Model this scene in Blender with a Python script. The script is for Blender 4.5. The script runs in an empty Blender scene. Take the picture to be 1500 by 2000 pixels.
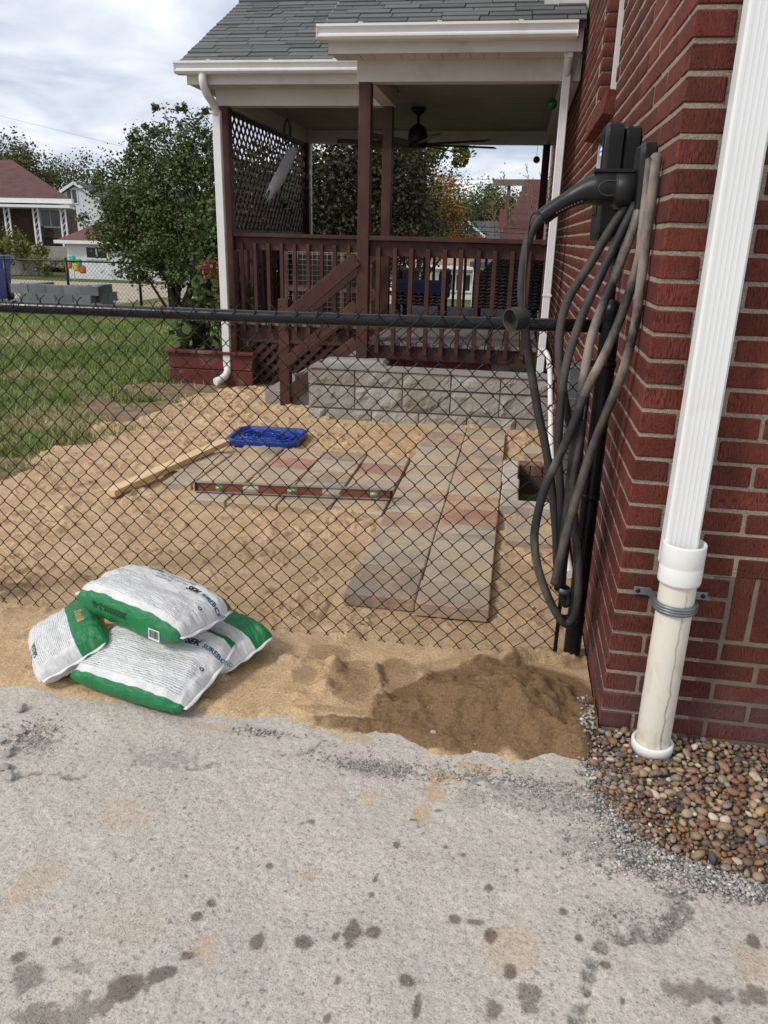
import bpy, math, random
import numpy as np
from mathutils import Vector, Matrix, Euler
random.seed(7); RNG = np.random.default_rng(11)
SC = bpy.context.scene
COL = SC.collection
R_ = math.radians

# ------------------------------------------------------------------ camera
F_ = 1512.0; CH = 1.43
def _n(v): v = np.array(v, float); return v / np.linalg.norm(v)
_Z = _n([107, -4270, -F_])
_Y = np.array([263, -530, F_]); _Y = _n(_Y - _Z * (_Y @ _Z))
_X = np.cross(_Y, _Z)
if _X[0] < 0: _X = -_X
RM = np.stack([_X, _Y, _Z])          # world = RM @ (right, down, forward)
cam_d = bpy.data.cameras.new('camera'); cam = bpy.data.objects.new('camera', cam_d); COL.objects.link(cam)
cam_d.sensor_fit = 'VERTICAL'; cam_d.sensor_height = 36; cam_d.lens = F_ / 2000 * 36
cam_d.clip_start = 0.02; cam_d.clip_end = 2000
_m = Matrix.Identity(4)
for i in range(3):
    _m[i][0] = RM[i, 0]; _m[i][1] = -RM[i, 1]; _m[i][2] = -RM[i, 2]
_m[2][3] = CH
cam.matrix_world = _m
SC.camera = cam
SC.render.resolution_x = 768; SC.render.resolution_y = 1024
def _ray(x, y): return RM @ np.array([x - 750, y - 1000, F_])
def onz(x, y, z=0.0): d = _ray(x, y); return Vector(d * ((z - CH) / d[2]) + np.array([0, 0, CH]))
def ony(x, y, Y): d = _ray(x, y); return Vector(d * (Y / d[1]) + np.array([0, 0, CH]))
def onx(x, y, X): d = _ray(x, y); return Vector(d * (X / d[0]) + np.array([0, 0, CH]))

# ------------------------------------------------------------------ world, sun, exposure
SUN_EL, SUN_AZ = R_(44), R_(232)     # azimuth the light comes from (0 = +Y, clockwise)
W = bpy.data.worlds.new('World'); SC.world = W; W.use_nodes = True
nt = W.node_tree; nt.nodes.clear()
def wn(t, **k):
    n = nt.nodes.new(t)
    for a, b in k.items(): setattr(n, a, b)
    return n
out = wn('ShaderNodeOutputWorld'); bg1 = wn('ShaderNodeBackground'); bg2 = wn('ShaderNodeBackground'); mx = wn('ShaderNodeMixShader')
sky = wn('ShaderNodeTexSky', sky_type='NISHITA', sun_disc=False, sun_elevation=SUN_EL, sun_rotation=SUN_AZ)
nt.links.new(sky.outputs[0], bg1.inputs[0]); bg1.inputs[1].default_value = 0.08
tc = wn('ShaderNodeTexCoord'); sep = wn('ShaderNodeSeparateXYZ'); nt.links.new(tc.outputs['Generated'], sep.inputs[0])
zz = wn('ShaderNodeMath', operation='ADD'); zz.inputs[1].default_value = 0.22; nt.links.new(sep.outputs[2], zz.inputs[0])
za = wn('ShaderNodeMath', operation='MAXIMUM'); za.inputs[1].default_value = 0.08; nt.links.new(zz.outputs[0], za.inputs[0])
dx = wn('ShaderNodeMath', operation='DIVIDE'); dy = wn('ShaderNodeMath', operation='DIVIDE')
nt.links.new(sep.outputs[0], dx.inputs[0]); nt.links.new(za.outputs[0], dx.inputs[1])
nt.links.new(sep.outputs[1], dy.inputs[0]); nt.links.new(za.outputs[0], dy.inputs[1])
cmb = wn('ShaderNodeCombineXYZ'); nt.links.new(dx.outputs[0], cmb.inputs[0]); nt.links.new(dy.outputs[0], cmb.inputs[1])
n1 = wn('ShaderNodeTexNoise'); n1.inputs['Scale'].default_value = 1.9; n1.inputs['Detail'].default_value = 7; n1.inputs['Roughness'].default_value = .52; n1.inputs['Distortion'].default_value = .35
nt.links.new(cmb.outputs[0], n1.inputs['Vector'])
rp = wn('ShaderNodeValToRGB'); nt.links.new(n1.outputs[0], rp.inputs[0])
rp.color_ramp.elements[0].position = .36; rp.color_ramp.elements[0].color = (.36, .41, .50, 1)
rp.color_ramp.elements[1].position = .64; rp.color_ramp.elements[1].color = (.72, .73, .75, 1)
e = rp.color_ramp.elements.new(.5); e.color = (.53, .565, .635, 1)
nt.links.new(rp.outputs[0], bg2.inputs[0]); bg2.inputs[1].default_value = 1.0
rp2 = wn('ShaderNodeValToRGB'); nt.links.new(n1.outputs[0], rp2.inputs[0])
rp2.color_ramp.elements[0].position = .28; rp2.color_ramp.elements[0].color = (.7, .7, .7, 1)
rp2.color_ramp.elements[1].position = .48; rp2.color_ramp.elements[1].color = (.96, .96, .96, 1)
nt.links.new(rp2.outputs[0], mx.inputs[0]); nt.links.new(bg1.outputs[0], mx.inputs[1]); nt.links.new(bg2.outputs[0], mx.inputs[2])
nt.links.new(mx.outputs[0], out.inputs[0])
sd = bpy.data.lights.new('sun', 'SUN'); sd.energy = 1.5; sd.angle = R_(12); sd.color = (1, .96, .9)
sun = bpy.data.objects.new('sun', sd); COL.objects.link(sun)
_sv = Vector((math.sin(SUN_AZ) * math.cos(SUN_EL), math.cos(SUN_AZ) * math.cos(SUN_EL), math.sin(SUN_EL)))
sun.rotation_euler = _sv.to_track_quat('Z', 'Y').to_euler(); sun.location = (0, 0, 30)
SC.render.engine = 'CYCLES'
vs = SC.view_settings; vs.view_transform = 'Standard'; vs.look = 'None'; vs.gamma = 1; vs.use_curve_mapping = False; vs.exposure = 0.6

# ------------------------------------------------------------------ helpers
def tag(o, label=None, cat=None, group=None, kind=None):
    if label: o['label'] = label
    if cat: o['category'] = cat
    if group: o['group'] = group
    if kind: o['kind'] = kind
    return o
def thing(name, label, cat, loc=(0, 0, 0), group=None):
    o = bpy.data.objects.new(name, None); COL.objects.link(o); o.location = loc; o.empty_display_size = .1
    return tag(o, label, cat, group)
def link(name, me, parent=None, mw=None):
    o = bpy.data.objects.new(name, me); COL.objects.link(o)
    if parent is not None:
        o.parent = parent
        o.matrix_parent_inverse = WM(parent).inverted()
    if mw is not None: o.matrix_basis = mw
    return o
def WM(o):      # world matrix without a depsgraph update
    m = o.matrix_basis.copy()
    if o.parent is not None: m = WM(o.parent) @ o.matrix_parent_inverse @ m
    return m
def T(x, y, z): return Matrix.Translation((x, y, z))
def RZ(a): return Matrix.Rotation(a, 4, 'Z')
def RX(a): return Matrix.Rotation(a, 4, 'X')
def RY(a): return Matrix.Rotation(a, 4, 'Y')
class MB:
    def __init__(s): s.v = []; s.f = []; s.sm = []
    def add(s, vs, fs, smooth=False):
        b = len(s.v); s.v += [tuple(v) for v in vs]
        for f in fs: s.f.append(tuple(i + b for i in f)); s.sm.append(smooth)
        return s
    def box(s, x0, x1, y0, y1, z0, z1, m=None):
        vs = [Vector((x, y, z)) for z in (z0, z1) for y in (y0, y1) for x in (x0, x1)]
        if m: vs = [m @ v for v in vs]
        return s.add(vs, [(0, 2, 3, 1), (4, 5, 7, 6), (0, 1, 5, 4), (2, 6, 7, 3), (0, 4, 6, 2), (1, 3, 7, 5)])
    def cbox(s, x0, x1, y0, y1, z0, z1, b, m=None):      # chamfered box, 44 tris
        X, Y, Z = (x0, x1), (y0, y1), (z0, z1); vs = []; idx = {}
        for i in (0, 1):
            for j in (0, 1):
                for k in (0, 1):
                    p = [X[i], Y[j], Z[k]]; sg = [1 - 2 * i, 1 - 2 * j, 1 - 2 * k]
                    for a in range(3):
                        q = [p[t] + (sg[t] * b if t != a else 0) for t in range(3)]
                        idx[(i, j, k, a)] = len(vs); vs.append(Vector(q))
        if m: vs = [m @ v for v in vs]
        fs = []
        for a in range(3):
            o = [t for t in range(3) if t != a]
            for sd_ in (0, 1):
                q = []
                for (u, w) in ((0, 0), (1, 0), (1, 1), (0, 1)):
                    c = [0, 0, 0]; c[a] = sd_; c[o[0]] = u; c[o[1]] = w; q.append(idx[(c[0], c[1], c[2], a)])
                flip = (a == 1) ^ (sd_ == 0)
                fs.append(tuple(reversed(q)) if flip else tuple(q))
        for a in range(3):           # edges along axis a
            o = [t for t in range(3) if t != a]
            for (u, w) in ((0, 0), (1, 0), (1, 1), (0, 1)):
                c0 = [0, 0, 0]; c0[o[0]] = u; c0[o[1]] = w; c1 = list(c0); c1[a] = 1
                q = (idx[(*c0, o[0])], idx[(*c0, o[1])], idx[(*c1, o[1])], idx[(*c1, o[0])])
                fs.append(q)
        for i in (0, 1):
            for j in (0, 1):
                for k in (0, 1): fs.append((idx[(i, j, k, 0)], idx[(i, j, k, 1)], idx[(i, j, k, 2)]))
        cen = Vector((0, 0, 0))
        for v in vs: cen += v
        cen /= len(vs)
        g = []
        for f in fs:                 # outward winding
            a_, b_, c_ = vs[f[0]], vs[f[1]], vs[f[2]]
            n = (b_ - a_).cross(c_ - a_)
            mid = sum((vs[i] for i in f), Vector()) / len(f)
            g.append(f if n.dot(mid - cen) > 0 else tuple(reversed(f)))
        return s.add(vs, g)
    def bar(s, p0, p1, w, h, up=(0, 0, 1), b=0):   # w sideways, h along up
        p0, p1 = Vector(p0), Vector(p1); d = p1 - p0; L = d.length; d.normalize()
        up = Vector(up); sx = d.cross(up)
        if sx.length < 1e-5: sx = d.cross(Vector((1, 0, 0)))
        sx.normalize(); uz = sx.cross(d).normalized()
        m = Matrix(((d.x, sx.x, uz.x, p0.x), (d.y, sx.y, uz.y, p0.y), (d.z, sx.z, uz.z, p0.z), (0, 0, 0, 1)))
        if b: return s.cbox(0, L, -w / 2, w / 2, -h / 2, h / 2, b, m)
        return s.box(0, L, -w / 2, w / 2, -h / 2, h / 2, m)
    def tube(s, pts, r, n=8, caps=True, smooth=True):
        pts = [Vector(p) for p in pts]; k = len(pts)
        rr = r if isinstance(r, (list, tuple)) else [r] * k
        t0 = (pts[1] - pts[0]).normalized()
        nrm = t0.cross(Vector((0, 0, 1)))
        if nrm.length < 1e-3: nrm = t0.cross(Vector((1, 0, 0)))
        nrm.normalize(); vs = []; prev = t0
        for i in range(k):
            a = pts[max(i - 1, 0)]; c = pts[min(i + 1, k - 1)]; t = (c - a)
            t = t.normalized() if t.length > 1e-9 else prev
            q = prev.rotation_difference(t); nrm = (q @ nrm); nrm = (nrm - t * nrm.dot(t)).normalized(); prev = t
            bn = t.cross(nrm)
            for j in range(n):
                an = 2 * math.pi * j / n
                vs.append(pts[i] + (nrm * math.cos(an) + bn * math.sin(an)) * rr[i])
        fs = [(i * n + j, i * n + (j + 1) % n, (i + 1) * n + (j + 1) % n, (i + 1) * n + j) for i in range(k - 1) for j in range(n)]
        s.add(vs, fs, smooth)
        if caps:
            b = len(s.v) - len(vs)
            s.f.append(tuple(b + j for j in reversed(range(n)))); s.sm.append(False)
            s.f.append(tuple(b + (k - 1) * n + j for j in range(n))); s.sm.append(False)
        return s
    def lathe(s, prof, m=None, n=24, smooth=True):       # prof (r, z)
        vs = []
        for r, z in prof:
            for j in range(n):
                a = 2 * math.pi * j / n; v = Vector((r * math.cos(a), r * math.sin(a), z)); vs.append(m @ v if m else v)
        fs = [(i * n + j, i * n + (j + 1) % n, (i + 1) * n + (j + 1) % n, (i + 1) * n + j) for i in range(len(prof) - 1) for j in range(n)]
        return s.add(vs, fs, smooth)
    def prism(s, poly, a, b, axis='x'):   # closed polygon in the other two axes, swept a..b
        n = len(poly)
        mk = {'x': lambda t, p: (t, p[0], p[1]), 'y': lambda t, p: (p[0], t, p[1]), 'z': lambda t, p: (p[0], p[1], t)}[axis]
        vs = [mk(a, p) for p in poly] + [mk(b, p) for p in poly]
        fs = [(i, (i + 1) % n, n + (i + 1) % n, n + i) for i in range(n)] + [tuple(reversed(range(n))), tuple(range(n, 2 * n))]
        return s.add(vs, fs)
    def mesh(s, name, mat):
        me = bpy.data.meshes.new(name); me.from_pydata(s.v, [], s.f)
        if any(s.sm): me.polygons.foreach_set('use_smooth', s.sm)
        if mat is not None: me.materials.append(mat)
        me.update(); return me
    def build(s, name, mat, parent=None): return link(name, s.mesh(name, mat), parent)
def npmesh(name, V, Fq, mat, smooth=True, attrs=None):
    V = np.asarray(V, np.float32); Fq = np.asarray(Fq, np.int32); k = Fq.shape[1]
    me = bpy.data.meshes.new(name); me.vertices.add(len(V)); me.vertices.foreach_set('co', V.ravel())
    me.loops.add(Fq.size); me.loops.foreach_set('vertex_index', Fq.ravel())
    me.polygons.add(len(Fq)); me.polygons.foreach_set('loop_start', np.arange(0, Fq.size, k, dtype=np.int32))
    try: me.polygons.foreach_set('loop_total', np.full(len(Fq), k, np.int32))
    except Exception: pass
    if smooth: me.polygons.foreach_set('use_smooth', np.ones(len(Fq), bool))
    for nm, (kind, arr) in (attrs or {}).items():
        at = me.attributes.new(nm, kind, 'POINT')
        if kind == 'FLOAT': at.data.foreach_set('value', np.asarray(arr, np.float32).ravel())
        else: at.data.foreach_set('color', np.asarray(arr, np.float32).ravel())
    me.materials.append(mat); me.update(calc_edges=True); me.validate(); return me
def grid_faces(nx, ny):
    i = np.arange((nx - 1) * (ny - 1)); a = i // (nx - 1) * nx + i % (nx - 1)
    return np.stack([a, a + 1, a + nx + 1, a + nx], 1)
def spline(pts, per=8):     # Catmull-Rom through points
    P = [Vector(p) for p in pts]; P = [P[0] * 2 - P[1]] + P + [P[-1] * 2 - P[-2]]; o = []
    for i in range(1, len(P) - 2):
        a, b, c, d = P[i - 1:i + 3]
        for t in range(per):
            u = t / per
            o.append(.5 * ((2 * b) + (c - a) * u + (2 * a - 5 * b + 4 * c - d) * u * u + (3 * b - a - 3 * c + d) * u ** 3))
    o.append(P[-2]); return o
_tab = RNG.random((256, 256)).astype(np.float64)
def vnoise(x, y):
    xi = np.floor(x).astype(int); yi = np.floor(y).astype(int); fx = x - xi; fy = y - yi
    fx = fx * fx * (3 - 2 * fx); fy = fy * fy * (3 - 2 * fy)
    g = lambda a, b: _tab[a % 256, b % 256]
    return (g(xi, yi) * (1 - fx) + g(xi + 1, yi) * fx) * (1 - fy) + (g(xi, yi + 1) * (1 - fx) + g(xi + 1, yi + 1) * fx) * fy
def fbm(x, y, o=5, g=.5):
    s = 0; a = 1; t = 0
    for k in range(o): s = s + a * vnoise(x * 2 ** k + 17.3 * k, y * 2 ** k + 5.1 * k); t += a; a *= g
    return s / t
def smooth(a, b, x): t = np.clip((x - a) / (b - a), 0, 1); return t * t * (3 - 2 * t)

# ------------------------------------------------------------------ materials
class NB:
    def __init__(s, name):
        s.m = bpy.data.materials.new(name); s.m.use_nodes = True; s.t = s.m.node_tree
        s.b = s.t.nodes['Principled BSDF']; s.pos = s.n('ShaderNodeNewGeometry').outputs['Position']
    def n(s, t, **k):
        nd = s.t.nodes.new(t)
        for a, b in k.items(): setattr(nd, a, b)
        return nd
    def l(s, a, b): s.t.links.new(a, b)
    def val(s, sock, v):
        if hasattr(v, 'is_linked') or hasattr(v, 'links'): s.l(v, sock)
        else: sock.default_value = v
    def noise(s, scale, vec=None, det=4, rough=.55, dist=0, st=None):
        nd = s.n('ShaderNodeTexNoise'); nd.inputs['Scale'].default_value = scale; nd.inputs['Detail'].default_value = det
        nd.inputs['Roughness'].default_value = rough; nd.inputs['Distortion'].default_value = dist
        v = vec or s.pos
        if st: v = s.scale(v, st)
        s.l(v, nd.inputs['Vector']); return nd.outputs[0]
    def scale(s, v, st):
        mp = s.n('ShaderNodeMapping'); mp.inputs['Scale'].default_value = st; s.l(v, mp.inputs[0]); return mp.outputs[0]
    def vor(s, scale, vec=None, out='Distance', feat='F1', rnd=1):
        nd = s.n('ShaderNodeTexVoronoi', feature=feat); nd.inputs['Scale'].default_value = scale; nd.inputs['Randomness'].default_value = rnd
        s.l(vec or s.pos, nd.inputs['Vector']); return nd.outputs[out]
    def math(s, op, a, b=0.0, clamp=False):
        nd = s.n('ShaderNodeMath', operation=op, use_clamp=clamp); s.val(nd.inputs[0], a); s.val(nd.inputs[1], b); return nd.outputs[0]
    def ramp(s, f, stops, interp='LINEAR'):
        nd = s.n('ShaderNodeValToRGB'); s.val(nd.inputs[0], f); cr = nd.color_ramp; cr.interpolation = interp
        while len(cr.elements) < len(stops): cr.elements.new(.5)
        for e, (p, c) in zip(cr.elements, stops):
            e.position = p; e.color = (c, c, c, 1) if isinstance(c, (int, float)) else (*c[:3], 1)
        return nd.outputs[0]
    def mix(s, f, a, b, mode='MIX'):
        nd = s.n('ShaderNodeMix', data_type='RGBA', blend_type=mode)
        s.val(nd.inputs[0], f)
        for k, v in ((6, a), (7, b)):
            if isinstance(v, tuple): nd.inputs[k].default_value = (*v[:3], 1)
            else: s.l(v, nd.inputs[k])
        return nd.outputs[2]
    def attr(s, name, o='Fac'): return s.n('ShaderNodeAttribute', attribute_name=name).outputs[o]
    def rnd(s): return s.n('ShaderNodeObjectInfo').outputs['Random']
    def bump(s, h, st=.3, dist=.01, prev=None):
        nd = s.n('ShaderNodeBump'); nd.inputs['Strength'].default_value = st; nd.inputs['Distance'].default_value = dist
        s.l(h, nd.inputs['Height'])
        if prev: s.l(prev, nd.inputs['Normal'])
        s.l(nd.outputs[0], s.b.inputs['Normal']); return nd.outputs[0]
    def col(s, c):
        if isinstance(c, tuple): s.b.inputs['Base Color'].default_value = (*c[:3], 1)
        else: s.l(c, s.b.inputs['Base Color'])
    def set(s, rough=None, metal=None, spec=None, **k):
        if rough is not None: s.val(s.b.inputs['Roughness'], rough)
        if metal is not None: s.b.inputs['Metallic'].default_value = metal
        if spec is not None: s.b.inputs['Specular IOR Level'].default_value = spec
        for a, b in k.items(): s.val(s.b.inputs[a.replace('_', ' ')], b)
        return s
def srgb(r, g, b): return tuple(((c / 255) / 12.92 if c / 255 < .04045 else ((c / 255 + .055) / 1.055) ** 2.4) for c in (r, g, b))
def PM(name, c1, c2=None, sc=6, rough=.7, bump=0, bsc=80, st=None, spec=.35, metal=0, rv=0, dirt=None, dsc=3, bd=.004):
    """general weathered surface: two-tone noise, optional dirt blotches, per-object variation, fine relief"""
    b = NB(name); c2 = c2 or tuple(x * .75 for x in c1)
    c = b.mix(b.ramp(b.noise(sc, st=st, det=6, rough=.6), [(.32, 0.0), (.68, 1.0)]), c1, c2)
    if dirt: c = b.mix(b.ramp(b.noise(dsc, det=8, rough=.65), [(.52, 0.0), (.75, .8)]), c, dirt)
    if rv: c = b.mix(1.0, c, b.ramp(b.rnd(), [(0, 1 - rv), (1, 1.0)]), 'MULTIPLY')
    b.col(c)
    b.set(rough=b.ramp(b.noise(sc * 3), [(.3, max(rough - .1, 0.02)), (.7, min(rough + .1, 1.0))]), spec=spec, metal=metal)
    if bump: b.bump(b.noise(bsc, st=st, det=5, rough=.65), bump, bd)
    return b.m
# ------------------------------------------------------------------ material library
M = {}
M['white_metal'] = PM('white painted aluminium', (.80, .80, .79), (.76, .76, .75), sc=3, rough=.38, bump=.03, bsc=25, dirt=(.62, .59, .55), dsc=2.7, spec=.4)
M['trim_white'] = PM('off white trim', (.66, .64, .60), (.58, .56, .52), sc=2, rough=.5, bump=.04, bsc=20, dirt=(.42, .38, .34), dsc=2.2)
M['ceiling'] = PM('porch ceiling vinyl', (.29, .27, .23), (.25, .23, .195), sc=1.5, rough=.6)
M['porch_wood'] = PM('red brown stained wood', (.090, .034, .024), (.056, .020, .015), sc=9, st=(1, 1, .25), rough=.55, bump=.25, bsc=45, dirt=(.16, .075, .05), dsc=4, rv=.25)
M['deck_wood'] = PM('weathered grey deck boards', (.24, .21, .185), (.17, .15, .135), sc=14, st=(1, .12, 1), rough=.75, bump=.3, bsc=60, rv=.3)
M['planter_wood'] = PM('peeling red paint on planter', (.17, .035, .025), (.11, .022, .018), sc=8, rough=.65, bump=.3, bsc=40, dirt=(.33, .25, .19), dsc=6, rv=.2)
M['black_metal'] = PM('black coated steel', (.006, .006, .0065), (.010, .010, .011), sc=8, rough=.30, bump=.05, bsc=50, spec=.3)
M['wire'] = PM('black vinyl wire', (.007, .007, .007), (.013, .012, .011), sc=20, rough=.45, spec=.25)
M['black_plastic'] = PM('black textured plastic', (.008, .008, .0085), (.012, .012, .0125), sc=6, rough=.40, bump=.2, bsc=320, spec=.35, bd=.001)
M['rubber'] = PM('dusty black cable rubber', (.022, .021, .021), (.045, .042, .04), sc=9, rough=.6, bump=.15, bsc=150, dirt=(.20, .155, .125), dsc=9, bd=.001)
M['rubber_dusty_old'] = PM('sand rubbed cable rubber', (.20, .155, .13), (.10, .082, .072), sc=14, st=(1, 1, .3), rough=.75, bump=.2, bsc=150, dirt=(.03, .028, .028), dsc=16, bd=.001)
def dusty(name, amt):
    b = NB(name); s = b.n('ShaderNodeSeparateXYZ'); b.l(b.pos, s.inputs[0])
    d = b.math('MULTIPLY', b.ramp(b.noise(7, st=(1, 1, .5), det=7, rough=.65), [(.42, 0.0), (.6, 1.0)]), b.ramp(s.outputs[2], [(.2, amt * .35), (1.15, amt * .4), (1.45, amt)]))
    c = b.mix(d, b.mix(b.noise(30), (.016, .016, .017), (.032, .031, .031)), b.mix(b.noise(60, st=(1, 1, .2), det=3), (.42, .335, .275), (.17, .14, .12)))
    b.col(c); b.set(rough=.58, spec=.3); b.bump(b.noise(150, det=4), .2, .001); return b.m
M['rubber'] = dusty('dusty black cable rubber', .22); M['rubber_dusty'] = dusty('sand rubbed cable rubber', .95)
M['galv'] = PM('galvanised steel', (.22, .24, .26), (.16, .175, .19), sc=12, rough=.42, metal=.6)
M['pvc'] = PM('white pvc', (.80, .79, .76), (.74, .73, .70), sc=3, rough=.32, spec=.5)
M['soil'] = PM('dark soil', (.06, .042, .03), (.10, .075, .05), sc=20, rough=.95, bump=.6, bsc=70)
M['concrete'] = PM('grey concrete', (.34, .32, .29), (.25, .235, .21), sc=7, rough=.9, bump=.4, bsc=120, dirt=(.18, .16, .13), dsc=3)
M['lumber'] = PM('fresh pine lumber', (.74, .56, .33), (.64, .45, .24), sc=10, st=(6, .5, 6), rough=.65, bump=.15, bsc=80)
M['crate_wood'] = PM('bare pine frame', (.42, .30, .18), (.33, .23, .13), sc=10, rough=.7, rv=.2)
M['blue'] = PM('blue plastic', (.012, .055, .30), (.01, .04, .22), sc=8, rough=.35, dirt=(.16, .17, .24), dsc=7, spec=.5)
M['navy'] = PM('navy cushion fabric', (.012, .017, .045), (.018, .024, .06), sc=30, rough=.9, bump=.2, bsc=400)
M['glass'] = NB('window glass').set(rough=.08, spec=.6).m; M['glass'].node_tree.nodes['Principled BSDF'].inputs['Base Color'].default_value = (.03, .035, .04, 1)
M['bark'] = PM('grey bark', (.075, .058, .045), (.04, .031, .025), sc=10, st=(1, 1, .25), rough=.95, bump=.6, bsc=35)
M['gravel_dark'] = PM('dark gravel bed', (.12, .105, .09), (.06, .052, .045), sc=30, rough=.95, bump=.8, bsc=90)

def brick_mat():
    b = NB('raked dark red brick'); s = b.n('ShaderNodeSeparateXYZ'); b.l(b.pos, s.inputs[0])
    u = b.math('ADD', s.outputs[0], s.outputs[1]); c = b.n('ShaderNodeCombineXYZ'); b.l(u, c.inputs[0]); b.l(s.outputs[2], c.inputs[2])
    uv = c.outputs[0]; r = b.rnd()
    rake = b.noise(1, uv, 2, .6, st=(230, 1, 42)); worm = b.noise(1, uv, 4, .7, 1.2, st=(210, 1, 130))
    h = b.mix(b.ramp(b.noise(7, uv), [(.4, 0.0), (.6, 1.0)]), rake, worm)
    base = b.mix(b.ramp(b.noise(3.2, uv, 3), [(.3, 0.0), (.7, 1.0)]), (.195, .045, .029), (.125, .031, .021))
    base = b.mix(1.0, base, b.ramp(r, [(0, .62), (.3, .85), (.7, 1.0), (1, 1.2)]), 'MULTIPLY')
    base = b.mix(b.ramp(b.noise(1.1, uv, 4), [(.45, 0.0), (.7, .5)]), base, (.085, .030, .026))
    pit = b.ramp(h, [(.36, .36), (.5, .98), (.66, 1.3)])
    base = b.mix(1.0, base, pit, 'MULTIPLY')
    # purple-grey efflorescence near the foot of the wall
    lo = b.ramp(s.outputs[2], [(.02, 1.0), (.42, 0.0)])
    ef = b.math('MULTIPLY', lo, b.ramp(b.noise(4.5, uv, 6, .65), [(.42, 0.0), (.66, .75)]))
    base = b.mix(ef, base, (.125, .078, .075))
    spk = b.ramp(b.noise(260, uv, 2), [(.70, 0.0), (.76, .55)])
    base = b.mix(b.math('MULTIPLY', spk, b.ramp(b.noise(5, uv), [(.45, 0.0), (.7, 1.0)])), base, (.42, .33, .28))
    b.col(base); b.set(rough=.82, spec=.25); b.bump(h, .9, .008); return b.m
M['brick'] = brick_mat()
def mortar_mat():
    b = NB('gritty tan mortar'); g = b.noise(240, det=3, rough=.7)
    c = b.mix(b.ramp(b.noise(5, det=5), [(.3, 0.0), (.7, 1.0)]), (.41, .335, .265), (.31, .25, .20))
    b.col(b.mix(1.0, c, b.ramp(g, [(.3, .6), (.65, 1.2)]), 'MULTIPLY')); b.set(rough=.95, spec=.1)
    b.bump(b.math('ADD', g, b.noise(60, det=4)), .9, .006); return b.m
M['mortar'] = mortar_mat()
M['mortar_grey'] = PM('grey brown foundation mortar', (.20, .165, .12), (.14, .115, .085), sc=9, rough=.95, bump=.7, bsc=160)
def sand_mat():
    b = NB('builder sand'); w = b.attr('wet')
    g = b.noise(330, det=3, rough=.75)
    dry = b.mix(b.ramp(b.noise(2.4, det=6, rough=.6), [(.3, 0.0), (.7, 1.0)]), (.62, .44, .26), (.52, .355, .205))
    dry = b.mix(b.ramp(b.noise(9, det=6, rough=.7), [(.46, 0.0), (.66, .7)]), dry, (.40, .265, .15))
    dry = b.mix(b.ramp(b.noise(4.5, det=7, rough=.65, dist=1.2), [(.56, 0.0), (.68, .55)]), dry, (.70, .53, .35))
    wet = b.mix(b.noise(6, det=5), (.25, .158, .083), (.175, .106, .054))
    c = b.mix(b.ramp(w, [(.1, 0.0), (.75, 1.0)]), dry, wet)
    c = b.mix(1.0, c, b.ramp(b.noise(130, det=4, rough=.8), [(.34, .55), (.48, .95), (.62, 1.18), (.72, 1.4)]), 'MULTIPLY')
    c = b.mix(1.0, c, b.ramp(g, [(.25, .62), (.5, 1.02), (.72, 1.3)]), 'MULTIPLY')
    st_ = b.vor(120, out='Distance'); pick = b.noise(40, det=2)
    c = b.mix(b.math('MULTIPLY', b.ramp(st_, [(.14, 1.0), (.2, 0.0)]), b.ramp(pick, [(.62, 0.0), (.68, .8)])), c, (.5, .43, .34))
    b.col(c); b.set(rough=.95, spec=.12)
    b.bump(b.math('ADD', g, b.math('MULTIPLY', b.noise(70, det=5, rough=.7), 2.0)), .6, .006); return b.m
M['sand'] = sand_mat()
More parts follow.
